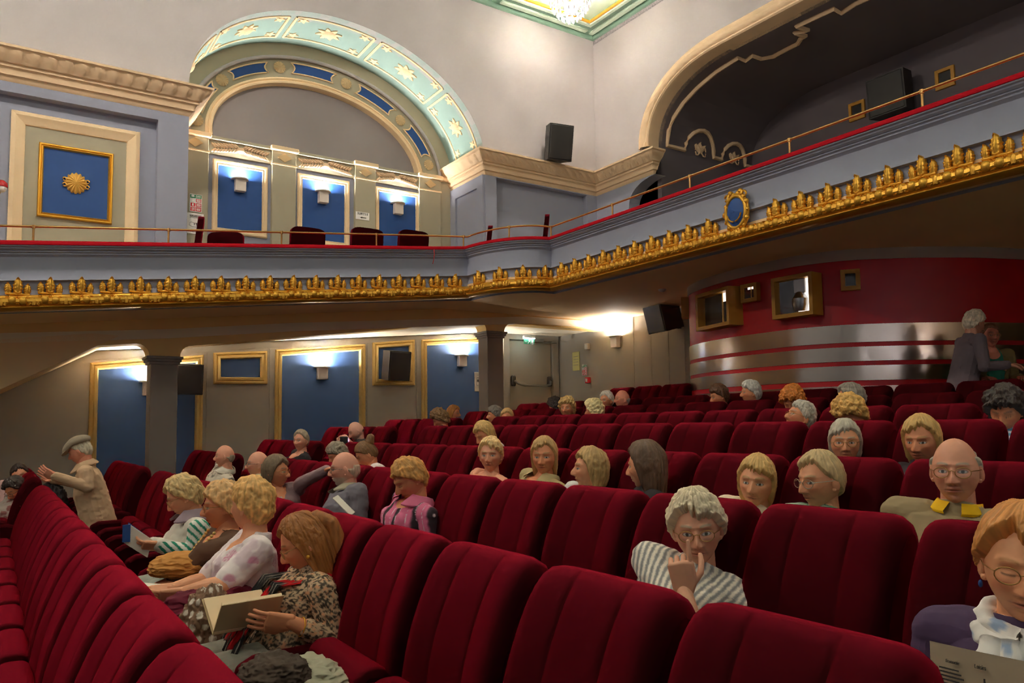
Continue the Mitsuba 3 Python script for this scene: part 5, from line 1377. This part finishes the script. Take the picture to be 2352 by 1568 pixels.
y3 = 4.40; h3 = at('y', y3, 512, 1163); occupy(1, y3)
P3 = person('elderly woman in brown jacket with bead necklace and glasses, half hidden by the flowered T-shirt', h3, 168, 4, 0, 180, hip=np.array([.98, y3, RF[1] + .53]), hair=('fluffy', lin(206, 160, 104)), skin=SK2, top=lin(84, 58, 44), near=2, row=1, sleeve=.95, glasses=RIM, pants=lin(70, 54, 48), fat=.3, neckline=.08,
            arms=dict(L=(LA(4.2, 470, 1270), LA(4.25, 400, 1330), dict(dirv=(-1, .1, -.35), nrm=(0, .2, -1), curl=.3))))
nk = [P3['nb'] + P3['fl'] * (.09 + .10 * t) + P3['ll'] * s * (.07 - .05 * t) - P3['ax'] * (.02 + .22 * t) for s in (1, -1) for t in np.linspace(0, 1, 14)]
obj('necklace', cat_([trimesh.creation.icosphere(subdivisions=1, radius=.009).apply_translation(p) for p in nk]), 'm_ochre', P3['key'], smooth=True, label='long bead necklace')
m = cloth_blob(LA(4.3, 418, 1296), (.15, .13, .06), 3, .22, 5.); single('tan_handbag', m, 'm_cloth', 'tan leather handbag on the lap of the woman in brown', 'bag', smooth=True, color=colored(m, lin(186, 128, 66)))
m = bx(-.13, .13, -.09, .09, -.006, .006, .003); m = xf(m, frame_matrix(LA(4.0, 368, 1350), (1, 0, -.2), (0, 1, 0), (.2, 0, 1))); single('programme', m, 'm_paper', 'cream programme under the hand of the woman in brown', 'programme')

y4 = 5.0; h4 = at('y', y4, 424, 1140); occupy(1, y4)
def sleeves(loc, v, top):
    o = np.repeat(top[None], len(v), 0); arm_ = np.abs(loc[:, 0]) > .178 - .0 * loc[:, 2]
    arm_ |= (loc[:, 1] > .17) & (loc[:, 2] < -.28)
    s = ((loc[:, 2] * .8 - loc[:, 1] * .75) / .036) % 1; st = np.where((np.abs(s - .5) < .22)[:, None], np.array(lin(40, 122, 98)), np.array(lin(224, 222, 210)))
    return np.where(arm_[:, None], st, o)
P4 = person('woman with green striped sleeves and pale vest reading a leaflet', h4, 162, 26, 0, 180, hip=np.array([.98, y4, RF[1] + .53]), hair=('fluffy', lin(196, 164, 110)), skin=SK, top=lin(206, 198, 184), pattern=sleeves, near=2, row=1, sleeve=.95, glasses=RIM, eyes=0, pants=lin(176, 180, 166), fat=.15, hthick=.85, wr=.7,
            arms=dict(L=(LA(4.78, 445, 1272), LA(4.85, 368, 1252), dict(dirv=(-1, .1, .05), nrm=(0, .6, .6), curl=.6)), R=(LA(5.2, 420, 1260), LA(5.0, 352, 1248), dict(dirv=(-1, -.1, .1), nrm=(0, -.6, .6), curl=.6))))
collar(P4, lin(160, 140, 150), .085, .5, .03, .05)
lf = thing('leaflet', 'folded blue and grey leaflet held by the woman with striped sleeves', 'leaflet'); o = LA(4.86, 318, 1243)
A_, B_ = LA(4.8, 288, 1228) - LA(4.8, 342, 1262), np.array([.25, 0, .97]) * .05
for i, (dy, mt) in enumerate(((0, 'm_steel'), (.03, 'm_paper'), (.06, 'm_steel'))):
    obj('page', tm((np.array([o - A_ * .5 - B_ + (0, dy, 0), o + A_ * .5 - B_ + (0, dy, 0), o + A_ * .5 + B_ * (1 + .1 * i) + (0, dy, .0), o - A_ * .5 + B_ + (0, dy, 0)]), np.array([[0, 1, 2, 3]]))), ('m_paper', 'm_white', 'm_blue')[i], lf)
m = xf(bx(-.02, .02, -.004, .004, -.045, .05), frame_matrix(o + A_ * .52 + np.array([0, -.003, 0]), (1, 0, 0), (0, 1, 0), (0, 0, 1))); obj('blue_cover', m, 'm_blue', lf)

# grey garments beside the reading woman
m = cloth_blob(LA(2.66, 712, 1566), (.16, .20, .06), 17, .4); single('grey_cardigan', m, 'm_cloth', 'crumpled grey green cardigan on the empty seat before the armrest', 'cardigan', smooth=True, color=colored(m, lin(150, 146, 124), .5))
m = cloth_blob(LA(2.62, 630, 1556), (.11, .12, .07), 23, .2); single('dark_handbag', m, 'm_cloth', 'dark brown handbag next to the grey cardigan', 'bag', smooth=True, color=colored(m, lin(58, 46, 38), .5))

# --- standing man with the cap and the couple at the far left
hc_ = at('y', 8.32, 184, 1036); fl5 = RF[0]
P5 = person('man standing in a grey flat cap and beige jacket, hands raised in motion', hc_, 158, 22, 0, 172, hip=np.array([hc_[0] + .20, 8.32, hc_[2] - .80]), hair=('crop', lin(190, 176, 150)), skin=lin(214, 140, 112), top=lin(190, 156, 124), near=2, row=None, fem=0, fat=.7, sleeve=.98, pants=lin(50, 44, 42), eyes=0, wr=1.2,
            stand=([np.array([hc_[0] + .16, 8.32 + s * .1, -1.18]) for s in (-1, 1)], [np.array([hc_[0] + .26, 8.32 + s * .12, fl5 + .08]) for s in (-1, 1)]),
            arms=dict(L=(at('y', 8.05, 200, 1118), at('y', 8.0, 128, 1094), dict(dirv=(-.9, .2, .5), nrm=(0, .6, .4), curl=.35)), R=(at('y', 8.6, 185, 1110), at('y', 8.45, 122, 1100), dict(dirv=(-.85, -.2, .6), nrm=(0, -.8, .3), curl=.3))))
RHc = rot_head(158, 22, 0); capm = ico(4).copy(); d = np.array(capm.vertices); q = d * np.array([.135, .104, .060]) + np.array([.012, 0, 0]); q[:, 2] = np.where(q[:, 2] < -.022, -.022, q[:, 2]); q[:, 2] -= .35 * np.clip(q[:, 0] - .02, 0, 1) ; q = q + np.array([-.005, 0, .088])
brim = np.array([(.10 + .055 * math.cos(a), .085 * math.sin(a), .036 - .02 * math.cos(a) + k) for a in np.linspace(-1.9, 1.9, 15) for k in (0, .008)])
cp_ = cat_([tm((q, capm.faces)), tm(m3.Manifold.hull_points(brim))]); cp_.vertices = np.array(cp_.vertices) @ RHc.T + hc_
obj('flat_cap', cp_, 'm_cloth', P5['key'], smooth=True, color=colored(cp_, lin(142, 128, 110), .3), label='grey tweed flat cap')
collar(P5, lin(182, 150, 118), .092, .35, .05, .035)
hip5 = P5['hip']; th = np.linspace(0, 2 * np.pi, 33)[:-1]
sk_ = np.array([[P5['hip'] + P5['l'] * (.205 + .012 * k) * math.cos(a) + P5['f'] * (.175 + .012 * k) * math.sin(a) - np.array([0, 0, .065 * k - .10 + 0]) + np.array([.008 * math.sin(5 * a + k), 0, 0]) for a in th] for k in range(5)])
sk_ = grid_mesh(sk_, False, True); obj('jacket_skirt', sk_, 'm_cloth', P5['key'], smooth=True, color=colored(sk_, lin(188, 154, 122), .3))
h6 = at('y', 10.0, 46, 1092); person('dark haired man at the left edge looking towards the camera', h6, 262, 8, 12, 230, hip=np.array([.02, 10.0, RF[0] + .42]), hair=('crop', DARK), skin=lin(206, 140, 108), top=lin(176, 140, 136), row=None, near=1, fem=0, sleeve=.98, hthick=1.4)
h7 = at('y', 9.3, 36, 1122); person('woman with short dark hair and glasses bending down at the left edge', h7, 215, 38, 0, 200, hip=np.array([.0, 9.35, RF[0] + .42]), hair=('fluffy', DARK), skin=SK2, top=lin(150, 138, 130), pattern=spots(lin(120, 74, 70), 20, .55), row=None, near=1, eyes=0, glasses='m_black', hthick=.8)
occupy(-1 + 1, 9.3) if False else None
m = cloth_blob(at('y', 8.55, 118, 1168), (.13, .22, .24), 31, .35); single('black_coat', m, 'm_cloth', 'black coat thrown over the seat backs in front of the standing man', 'coat', smooth=True, color=colored(m, lin(40, 36, 38), .5))

# --- third row
P8 = sit('bald man in a pale collared shirt in the side block', 516, 1048, 2, yaw=160, fem=0, hair=('bald', lin(150, 130, 108)), skin=lin(218, 152, 122), top=lin(206, 192, 172), pattern=spots(lin(120, 108, 96), 26, .63), sleeve=.45, pants=lin(70, 66, 60), near=1, balltop=.0)
collar(P8, lin(214, 204, 186))
sit('bald man with glasses hidden behind the long-haired woman stretching her arm', 592, 1066, 2, yaw=168, fem=0, hair=('bald', GREY), skin=lin(214, 150, 122), top=lin(196, 188, 150), glasses='m_black', near=1, balltop=.01)
h10 = hp(634, 1084, 2, -.42)
P10 = person('woman with grey brown bob turned round, one arm stretched along the seats', h10, 318, 0, 0, 258, hip=np.array([1.93, h10[1], RF[2] + .53]), row=2, hair=('bob', lin(112, 92, 70)), skin=SK2, top=lin(142, 116, 118), glasses=RIM, near=2, sleeve=.98, pants=lin(70, 60, 60), neckline=.10, hthick=1.1,
             arms=dict(L=(at('x', 2.02, 694, 1108), at('x', 2.12, 750, 1080), dict(dirv=(.2, -.9, .2), nrm=(0, 0, -1), curl=.4))))
occupy(2, h10[1])
fr = grid_mesh(np.array([[P10['nb'] + P10['fl'] * (.128 + .02 * math.sin(t * 3)) + P10['ll'] * u * (.035 + .03 * t) - P10['ax'] * (.06 + .3 * t) for u in np.linspace(-1, 1, 7)] for t in np.linspace(0, 1, 8)])); obj('blouse_front', fr, 'm_cloth', P10['key'], smooth=True, color=colored(fr, lin(220, 208, 198), .3))
h11 = hp(792, 1078, 2, -.24)
P11 = sit('bald man with white beard and glasses in a grey jacket', 792, 1078, 2, -.24, yaw=158, pitch=2, fem=0, fat=.35, hair=('bald', lin(190, 160, 136)), skin=lin(216, 150, 124), beard=lin(196, 184, 170), top=lin(112, 106, 114), glasses='m_black', near=2, sleeve=.98, pants=lin(60, 58, 60), wr=1.5, balltop=.015)
collar(P11, lin(170, 158, 136), .085, .4)
pp = at('x', 1.88, 790, 1160); m = xf(bx(-.10, .10, -.002, .002, -.08, .08), frame_matrix(pp, (-.5, -.86, 0), (.6, -.35, .7), (.6, -.35, -.7))); single('programme', m, 'm_paper', 'pale programme held by the bearded man', 'programme')
def pinkstripe(loc, v, top):
    w = sm(.30, .42, np.abs(((loc[:, 0] * .8 + loc[:, 2] * .45) / .085 + .3 * meshkit.noise(v * 8, 2)) % 1 - .5))[:, None]; o = np.repeat(top[None], len(v), 0) * (1 - w) + np.array(lin(52, 40, 46)) * w
    w2 = sm(.46, .48, np.abs(((loc[:, 0] * .8 + loc[:, 2] * .45) / .0425) % 1 - .5))[:, None]; return o * (1 - w2) + np.array(lin(214, 190, 196)) * w2
P16 = sit('woman with cropped strawberry blond hair in a pink and black striped shirt looking down', 942, 1100, 2, -.22, yaw=172, pitch=30, fem=1, hair=('fluffy', lin(196, 140, 76)), skin=SK2, top=lin(206, 104, 136), pattern=pinkstripe, near=2, eyes=0, sleeve=.9, hthick=.75, neckline=.09)
collar(P16, lin(214, 112, 142), .09, .4, .06)
def st43(loc, v, top):
    s = ((loc[:, 0] * .95 + .25 * np.abs(loc[:, 2]) * np.sign(loc[:, 0])) / .023 + .6 * meshkit.noise(v * 5, 6)) % 1
    w = sm(.22, .30, np.abs(s - .5))[:, None]; o = np.repeat(top[None], len(v), 0) * (1 - w) + np.array(lin(222, 212, 196)) * w; return o * (.85 + .25 * (np.abs(s - .5) > .1))[:, None]
P43 = sit('white-haired woman in a grey striped blouse with a finger on her mouth', 1601, 1216, 2, -.22, yaw=222, pitch=6, roll=4, body=205, fem=1, fat=.35, hair=('fluffy', lin(204, 186, 154)), skin=lin(214, 154, 122), top=lin(142, 140, 138), pattern=st43, glasses=RIM, near=3, sleeve=.42, hthick=1.05, age=2, wr=1.2,
          arms=dict(R=(at('x', 1.80, 1597, 1500), at('x', 1.86, 1571, 1358), dict(dirv=(-.08, .06, 1), nrm=(.75, .65, .0), fold=[.10, 1.35, 1.5, 1.5], spread=.02))))

# --- fourth row (row of the man with the yellow collar)
P40 = sit('balding man with glasses in a khaki sweater with a yellow collar', 2195, 1082, 3, -.26, yaw=200, pitch=0, body=196, fem=0, fat=.2, hair=('bald', lin(176, 164, 146)), skin=lin(214, 148, 118), top=lin(150, 130, 98), glasses=RIM, near=3, sleeve=.98, pants=lin(70, 66, 60), age=2, hthick=1.6, balltop=.055)
collar(P40, lin(226, 176, 24), .058, .26, .035, .020)
P41 = sit('woman with cropped grey blond hair and glasses in a green top, seen in profile', 1884, 1105, 3, -.22, yaw=166, pitch=4, fem=1, hair=('crop', lin(196, 166, 118)), skin=SK, top=lin(84, 120, 96), pattern=stripes(lin(150, 170, 150), .03), glasses='m_steel', near=2, hthick=1.6, age=2)
sit('blond woman with short hair in a cream top, seated beside the profile with glasses', 1738, 1108, 3, -.18, yaw=206, pitch=2, roll=-6, fem=1, hair=('bob', lin(206, 164, 100)), skin=SK, top=lin(220, 204, 176), near=2, hthick=.9)
def bunh(H): return [tm(m3.Manifold.hull_points(np.vstack([SPH * .045 + H(-.085, 0, .085), SPH * .036 + H(-.115, 0, .115)])).refine_to_length(.012))]
P22 = sit('short-haired blond woman in a peach top looking at the camera', 1127, 1046, 3, -.2, yaw=226, pitch=0, fem=1, hair=('fluffy', lin(226, 186, 126)), skin=lin(216, 150, 118), top=lin(224, 160, 130), sleeve=.0, near=2, hthick=.8, age=2, neckline=.12)
P23 = sit('woman with straight chin-length blond hair in a khaki shirt', 1250, 1048, 3, -.2, yaw=222, pitch=4, fem=1, hair=('long', lin(196, 154, 98)), skin=SK2, top=lin(176, 156, 112), near=2, sleeve=.9, hthick=.9, neckline=.10)
collar(P23, lin(182, 162, 118), .09, .5, .07)
sit('blond woman with swept-back hair talking in profile to the left', 1356, 1078, 3, -.22, yaw=146, pitch=-4, fem=1, hair=('bob', lin(190, 152, 98)), skin=SK, top=lin(206, 206, 200), near=2, hthick=1.1)
sit('woman with long dark brown hair turned away, in a black sleeveless top', 1483, 1072, 3, -.24, yaw=118, pitch=4, body=150, fem=1, hair=('long', lin(92, 66, 48)), skin=SK, top=lin(36, 32, 34), sleeve=.0, near=2, hthick=1.5)
sit('young woman with a hair bun looking down, in a white top', 842, 1044, 3, -.3, yaw=162, pitch=32, fem=1, hair=('back', lin(112, 76, 44)), skin=SK2, top=lin(214, 202, 196), near=1, eyes=0, extra=dict(hair=bunh), neckline=.1)
sit('grey-haired person mostly hidden behind the bearded man', 776, 1044, 3, -.3, yaw=175, pitch=30, fem=1, hair=('fluffy', lin(130, 116, 98)), skin=SK2, top=lin(80, 76, 74), near=1, eyes=0, hthick=.8)
sit('woman with short grey hair in a black top in the side block', 691, 1012, 3, -.2, yaw=214, pitch=2, fem=1, hair=('crop', lin(150, 132, 112)), skin=lin(216, 150, 122), top=lin(36, 32, 34), near=1, neckline=.12, hthick=1.4)

# --- fifth row
h13 = hp(818, 990, 4, -.36)
P13 = sit('bald bearded man in a dark shirt looking at a camera in his hands', 818, 990, 4, -.36, yaw=172, pitch=26, fem=0, hair=('bald', lin(60, 50, 44)), skin=lin(214, 156, 132), beard=lin(120, 100, 90), top=lin(52, 46, 44), near=1, eyes=0, sleeve=.45, balltop=-.02, hthick=.4,
          arms=dict(L=(at('x', 3.62, 815, 1030), at('x', 3.48, 800, 1012), dict(dirv=(-.3, .5, .5), nrm=(-.3, .9, 0), curl=.8)), R=(at('x', 3.6, 775, 1034), at('x', 3.46, 783, 1016), dict(dirv=(-.3, -.5, .5), nrm=(-.3, -.9, 0), curl=.8))))
o = at('x', 3.40, 790, 1010); cm_ = thing('camera', 'small black camera held by the bald bearded man', 'camera'); obj('body', bx(o[0] - .03, o[0] + .03, o[1] - .06, o[1] + .06, o[2] - .04, o[2] + .04, .008), 'm_black', cm_); obj('screen', bx(o[0] + .029, o[0] + .033, o[1] - .045, o[1] + .045, o[2] - .03, o[2] + .03), 'm_white', cm_, emitter={'type': 'area', 'radiance': rgb(1.2, 1.4, 3.0)})
sit('blond woman with a chin-length bob looking down behind the short-haired blond woman', 1113, 998, 4, -.3, yaw=186, pitch=26, fem=1, hair=('bob', lin(206, 164, 100)), skin=SK2, top=lin(210, 200, 190), near=1, eyes=0)
sit('elderly grey-haired woman with glasses looking aside', 1941, 1016, 4, -.2, yaw=214, pitch=2, fem=1, hair=('bob', lin(190, 178, 158)), skin=SK, top=lin(90, 70, 74), glasses=RIM, near=2, hthick=.8, age=2)
sit('blond woman with shoulder-length hair behind the man with the yellow collar', 2118, 1012, 4, -.2, yaw=188, pitch=8, fem=1, hair=('long', lin(206, 162, 96)), skin=SK2, top=lin(40, 34, 38), near=2, hthick=1.0, age=2)

# --- further rows
def far(label, px, py, row, yaw, style, col, **kw):
    kw.setdefault('skin', SK2); kw.setdefault('top', lin(70, 62, 62)); return sit(label, px, py, row, kw.pop('dx', -.2), yaw=yaw, hair=(style, col), legs=False, **kw)
P17 = far('woman with curly brown hair bent over a black handbag', 1011, 962, 5, 150, 'curly', lin(110, 78, 48), pitch=34, eyes=0, top=lin(60, 50, 50), arms=dict(L=(at('x', 4.7, 1000, 1020), at('x', 4.58, 996, 1004), dict(dirv=(-.5, .6, -.1), nrm=(0, 0, -1), curl=.5)), R=(at('x', 4.7, 985, 1024), at('x', 4.56, 978, 1006), dict(dirv=(-.5, -.6, -.1), nrm=(0, 0, -1), curl=.5))))
o = at('x', 4.52, 985, 1012); m = cloth_blob(o, (.08, .14, .06), 5, .2, n=4); single('black_handbag', m, 'm_cloth', 'black handbag in the hands of the curly-haired woman', 'bag', smooth=True, color=colored(m, lin(40, 38, 40)))
far('woman with red blond hair turned to the right beside the curly-haired woman', 1042, 950, 6, 310, 'bob', GINGER)
far('grey-haired man in profile beside the blond woman in front of the column', 1136, 954, 6, 150, 'fluffy', lin(112, 102, 94), fem=0, top=lin(40, 36, 38))
far('blond woman facing the camera in front of the second column', 1165, 960, 6, 218, 'bob', lin(204, 162, 106), dx=-.3)
far('person with black curly hair leaning towards the curly blond woman', 1276, 934, 7, 120, 'curly', DARK, pitch=20, fem=0)
far('woman with curly blond hair facing the camera below the yellow notice', 1303, 938, 6, 214, 'curly', lin(196, 158, 100))
far('person with white blond hair turned away', 1364, 944, 6, 118, 'curly', lin(222, 200, 146), dx=-.25)
far('white-haired woman with glasses next to the bald man', 1393, 920, 7, 188, 'fluffy', WHITE, glasses=RIM, hthick=.7)
far('bald man with glasses below the fire alarm', 1429, 917, 7, 158, 'bald', GREY, fem=0, skin=lin(220, 140, 112), glasses=RIM, balltop=0)
far('person with dark brown hair sunk low before the booth', 1652, 910, 7, 150, 'fluffy', lin(84, 52, 34), pitch=14)
far('white-haired person in profile before the steel bands of the booth', 1724, 902, 7, 146, 'fluffy', lin(196, 190, 180))
far('woman with curly ginger hair looking down', 1822, 922, 6, 196, 'curly', lin(196, 114, 46), pitch=34, eyes=0, dx=-.25)
far('grey-haired person turned away behind the curly blond head', 1953, 918, 6, 122, 'fluffy', lin(140, 128, 116))
far('person with curly blond hair bent down in front of the grey head', 1954, 952, 5, 176, 'curly', lin(206, 156, 84), pitch=40, eyes=0, dx=-.26)
far('grey-haired man with glasses in profile leaning back', 1838, 960, 5, 152, 'fluffy', lin(176, 166, 152), pitch=-22, fem=0, glasses=RIM, hthick=.6)
far('woman with thick black curly hair at the right edge looking down', 2310, 944, 5, 190, 'curly', DARK, pitch=26, eyes=0, top=lin(70, 130, 160), pattern=stripes(lin(200, 200, 210), .05), hthick=1.15)

# --- the couple standing at the right
def standing(label, px, py, X, yaw, body, floor, **kw):
    h = at('x', X, px, py); bd = math.radians(body); l_ = np.array([-math.sin(bd), math.cos(bd), 0]); base = np.array([h[0], h[1], 0]) + np.array([math.cos(bd), math.sin(bd), 0]) * kw.pop('lean', -.06)
    H_ = h[2] + .12 - floor
    return person(label, h, yaw, body=body, hip=base + np.array([0, 0, floor + H_ * .50]), stand=([base + l_ * s * .09 + np.array([0, 0, floor + H_ * .27]) for s in (1, -1)], [base + l_ * s * .10 + np.array([0, 0, floor + .09]) for s in (1, -1)]), **kw)
P45 = standing('white-haired man standing in a dark grey suit jacket at the right', 2238, 742, 8.05, 340, 318, RF[8], roll=0, pitch=16, fem=0, fat=.25, hair=('fluffy', lin(200, 184, 160)), skin=lin(200, 140, 112), top=lin(104, 92, 98), sleeve=.98, pants=lin(50, 46, 50), near=1, hthick=.8, lean=-.16)
hip5 = P45['hip']; sk_ = grid_mesh(np.array([[hip5 + P45['l'] * (.185 + .008 * k) * math.cos(a) + P45['f'] * (.135 + .008 * k) * math.sin(a) - np.array([0, 0, .06 * k - .06]) for a in th] for k in range(5)]), False, True); obj('jacket_skirt', sk_, 'm_cloth', P45['key'], smooth=True, color=colored(sk_, lin(104, 92, 98), .3))
def cardi(loc, v, top): return np.where((np.abs(loc[:, 0]) > .085)[:, None], np.array(lin(106, 90, 56)), top)
standing('smiling woman in a green blouse and olive cardigan standing beside the man in the suit', 2274, 772, 8.42, 232, 228, RF[8], fem=1, hair=('back', lin(110, 72, 50)), skin=lin(206, 130, 106), top=lin(40, 110, 92), pattern=cardi, sleeve=.98, pants=lin(50, 40, 44), near=1, glasses=RIM, neckline=.1)

# --- the woman at the right edge with the newspaper
P44 = sit('red blond woman in a purple sweater with a white scarf, reading a newspaper at the right edge', 2326, 1300, 2, -.30, yaw=206, pitch=24, roll=-4, body=200, fem=1, hair=('short', lin(206, 136, 70)), skin=lin(226, 158, 114), top=lin(70, 52, 78), glasses='m_brass', near=3, sleeve=.9, eyes=0, lip=lin(160, 60, 56), hthick=1.7, age=.6, wr=.9, neckline=.07) if False else None
h44 = at('x', 1.96, 2350, 1304); occupy(2, .98); OCC[(2, 'centre', 0)] = True
P44 = person('ginger-haired woman in purple sweater and white scarf behind a newspaper, at the right edge', h44, 206, 4, -4, 198, hip=np.array([1.94, h44[1] + .02, RF[2] + .53]), row=2, fem=1, hair=('short', lin(206, 136, 70)), skin=lin(226, 158, 114), top=lin(70, 52, 78), glasses='m_brass', near=3, sleeve=.9, eyes=0, lip=lin(160, 60, 56), hthick=1.7, age=.6, wr=.9)
def knit(pts, r, key, col, nseed):
    m = tube(pts, r, 18); m = m.subdivide(); v = np.array(m.vertices); n_ = np.array(m.vertex_normals); v += n_ * (.010 * (meshkit.fbm(v * np.array([22, 22, 22]), 3, nseed) - .5) + .003 * np.sin(v @ np.array([60., 40., 150.])))[:, None]
    c = np.repeat(np.array(col)[None], len(v), 0); b = sm(.66, .70, meshkit.noise(v * 26, nseed))[:, None]; c = c * (1 - b * .8) + np.array(lin(120, 150, 186)) * b * .8
    obj('scarf', tm((v, m.faces)), 'm_cloth', key, smooth=True, color=c, label='white crinkled scarf with blue dots')
nb, fl, ll, ax4 = P44['nb'], P44['fl'], P44['ll'], P44['ax']
for r, dz, rr in ((.076, .010, .022), (.090, -.015, .026), (.086, -.045, .024)):
    knit(np.array([nb + fl * (r * math.cos(a) + .012) + ll * r * math.sin(a) + ax4 * (dz - .035 * math.cos(a)) for a in np.linspace(0, 2 * np.pi, 26)]), rr, P44['key'], lin(222, 216, 208), int(100 + dz * 1000))
for s in (-.4, .5):
    knit(np.array([nb + fl * (.10 + .06 * math.sin(min(t, .5) * 3)) + ll * (s * .03 - .035 + s * .10 * t) - ax4 * (.04 + .30 * t) for t in np.linspace(0, 1, 12)]), np.linspace(.03, .042, 12), P44['key'], lin(224, 218, 210), 7 + int(s * 10))
e = trimesh.creation.icosphere(subdivisions=2, radius=.005); e.apply_scale((1, 1, 1.8)); e.apply_translation(P44['H'](-.005, -.082, -.05)); obj('earring', e, 'm_blue', P44['key'], smooth=True)
nw = thing('newspaper', 'open newspaper with bold headlines at the lower right corner', 'newspaper')
A0, A1 = at('x', 1.62, 2150, 1474), at('x', 1.50, 2400, 1526); dn_ = np.array([-.10, .05, -1]); dn_ /= np.linalg.norm(dn_)
ex = (A1 - A0) / np.linalg.norm(A1 - A0); nn_ = np.cross(ex, dn_); nn_ /= np.linalg.norm(nn_); nn_ *= np.sign(-nn_ @ A0); up_ = np.cross(nn_, ex)
for k in range(3):
    m = grid_mesh(np.array([[A0 - ex * .02 + ex * .62 * u - up_ * .40 * v + nn_ * (-.004 * k + .012 * math.sin(u * 5) * (1 - v)) - up_ * .004 * k for v in np.linspace(0, 1, 5)] for u in np.linspace(0, 1, 13)])); obj('sheet', m, 'm_newsprint', nw, smooth=True)
def ntext(t_, h_, u, v, bold=True):
    m = meshkit.text_mesh(t_, h_, .001, bold); return xf(m, frame_matrix(A0 + ex * u - up_ * v + nn_ * .016, ex, up_, nn_))
lines = [ntext('Les bud', .020, .150, .066), ntext('Edinbur', .024, .105, .098), ntext('Loisirs', .007, .13, .030, False), ntext('Economie', .006, .05, .032, False)]
for r_ in range(9):
    for c_ in range(2): lines.append(xf(bx(0, .055 + .02 * ((r_ * 7 + c_) % 3) / 3, 0, .003, 0, .0012), frame_matrix(A0 + ex * (.03 + c_ * .25) - up_ * (.045 + r_ * .007 + (.08 if c_ else 0)) + nn_ * .0155, ex, up_, nn_)))
labels[obj('print', cat_(lines), 'm_ink', nw)] = {'label': 'printed headlines and columns', 'kind': 'stuff'}
build_seats()
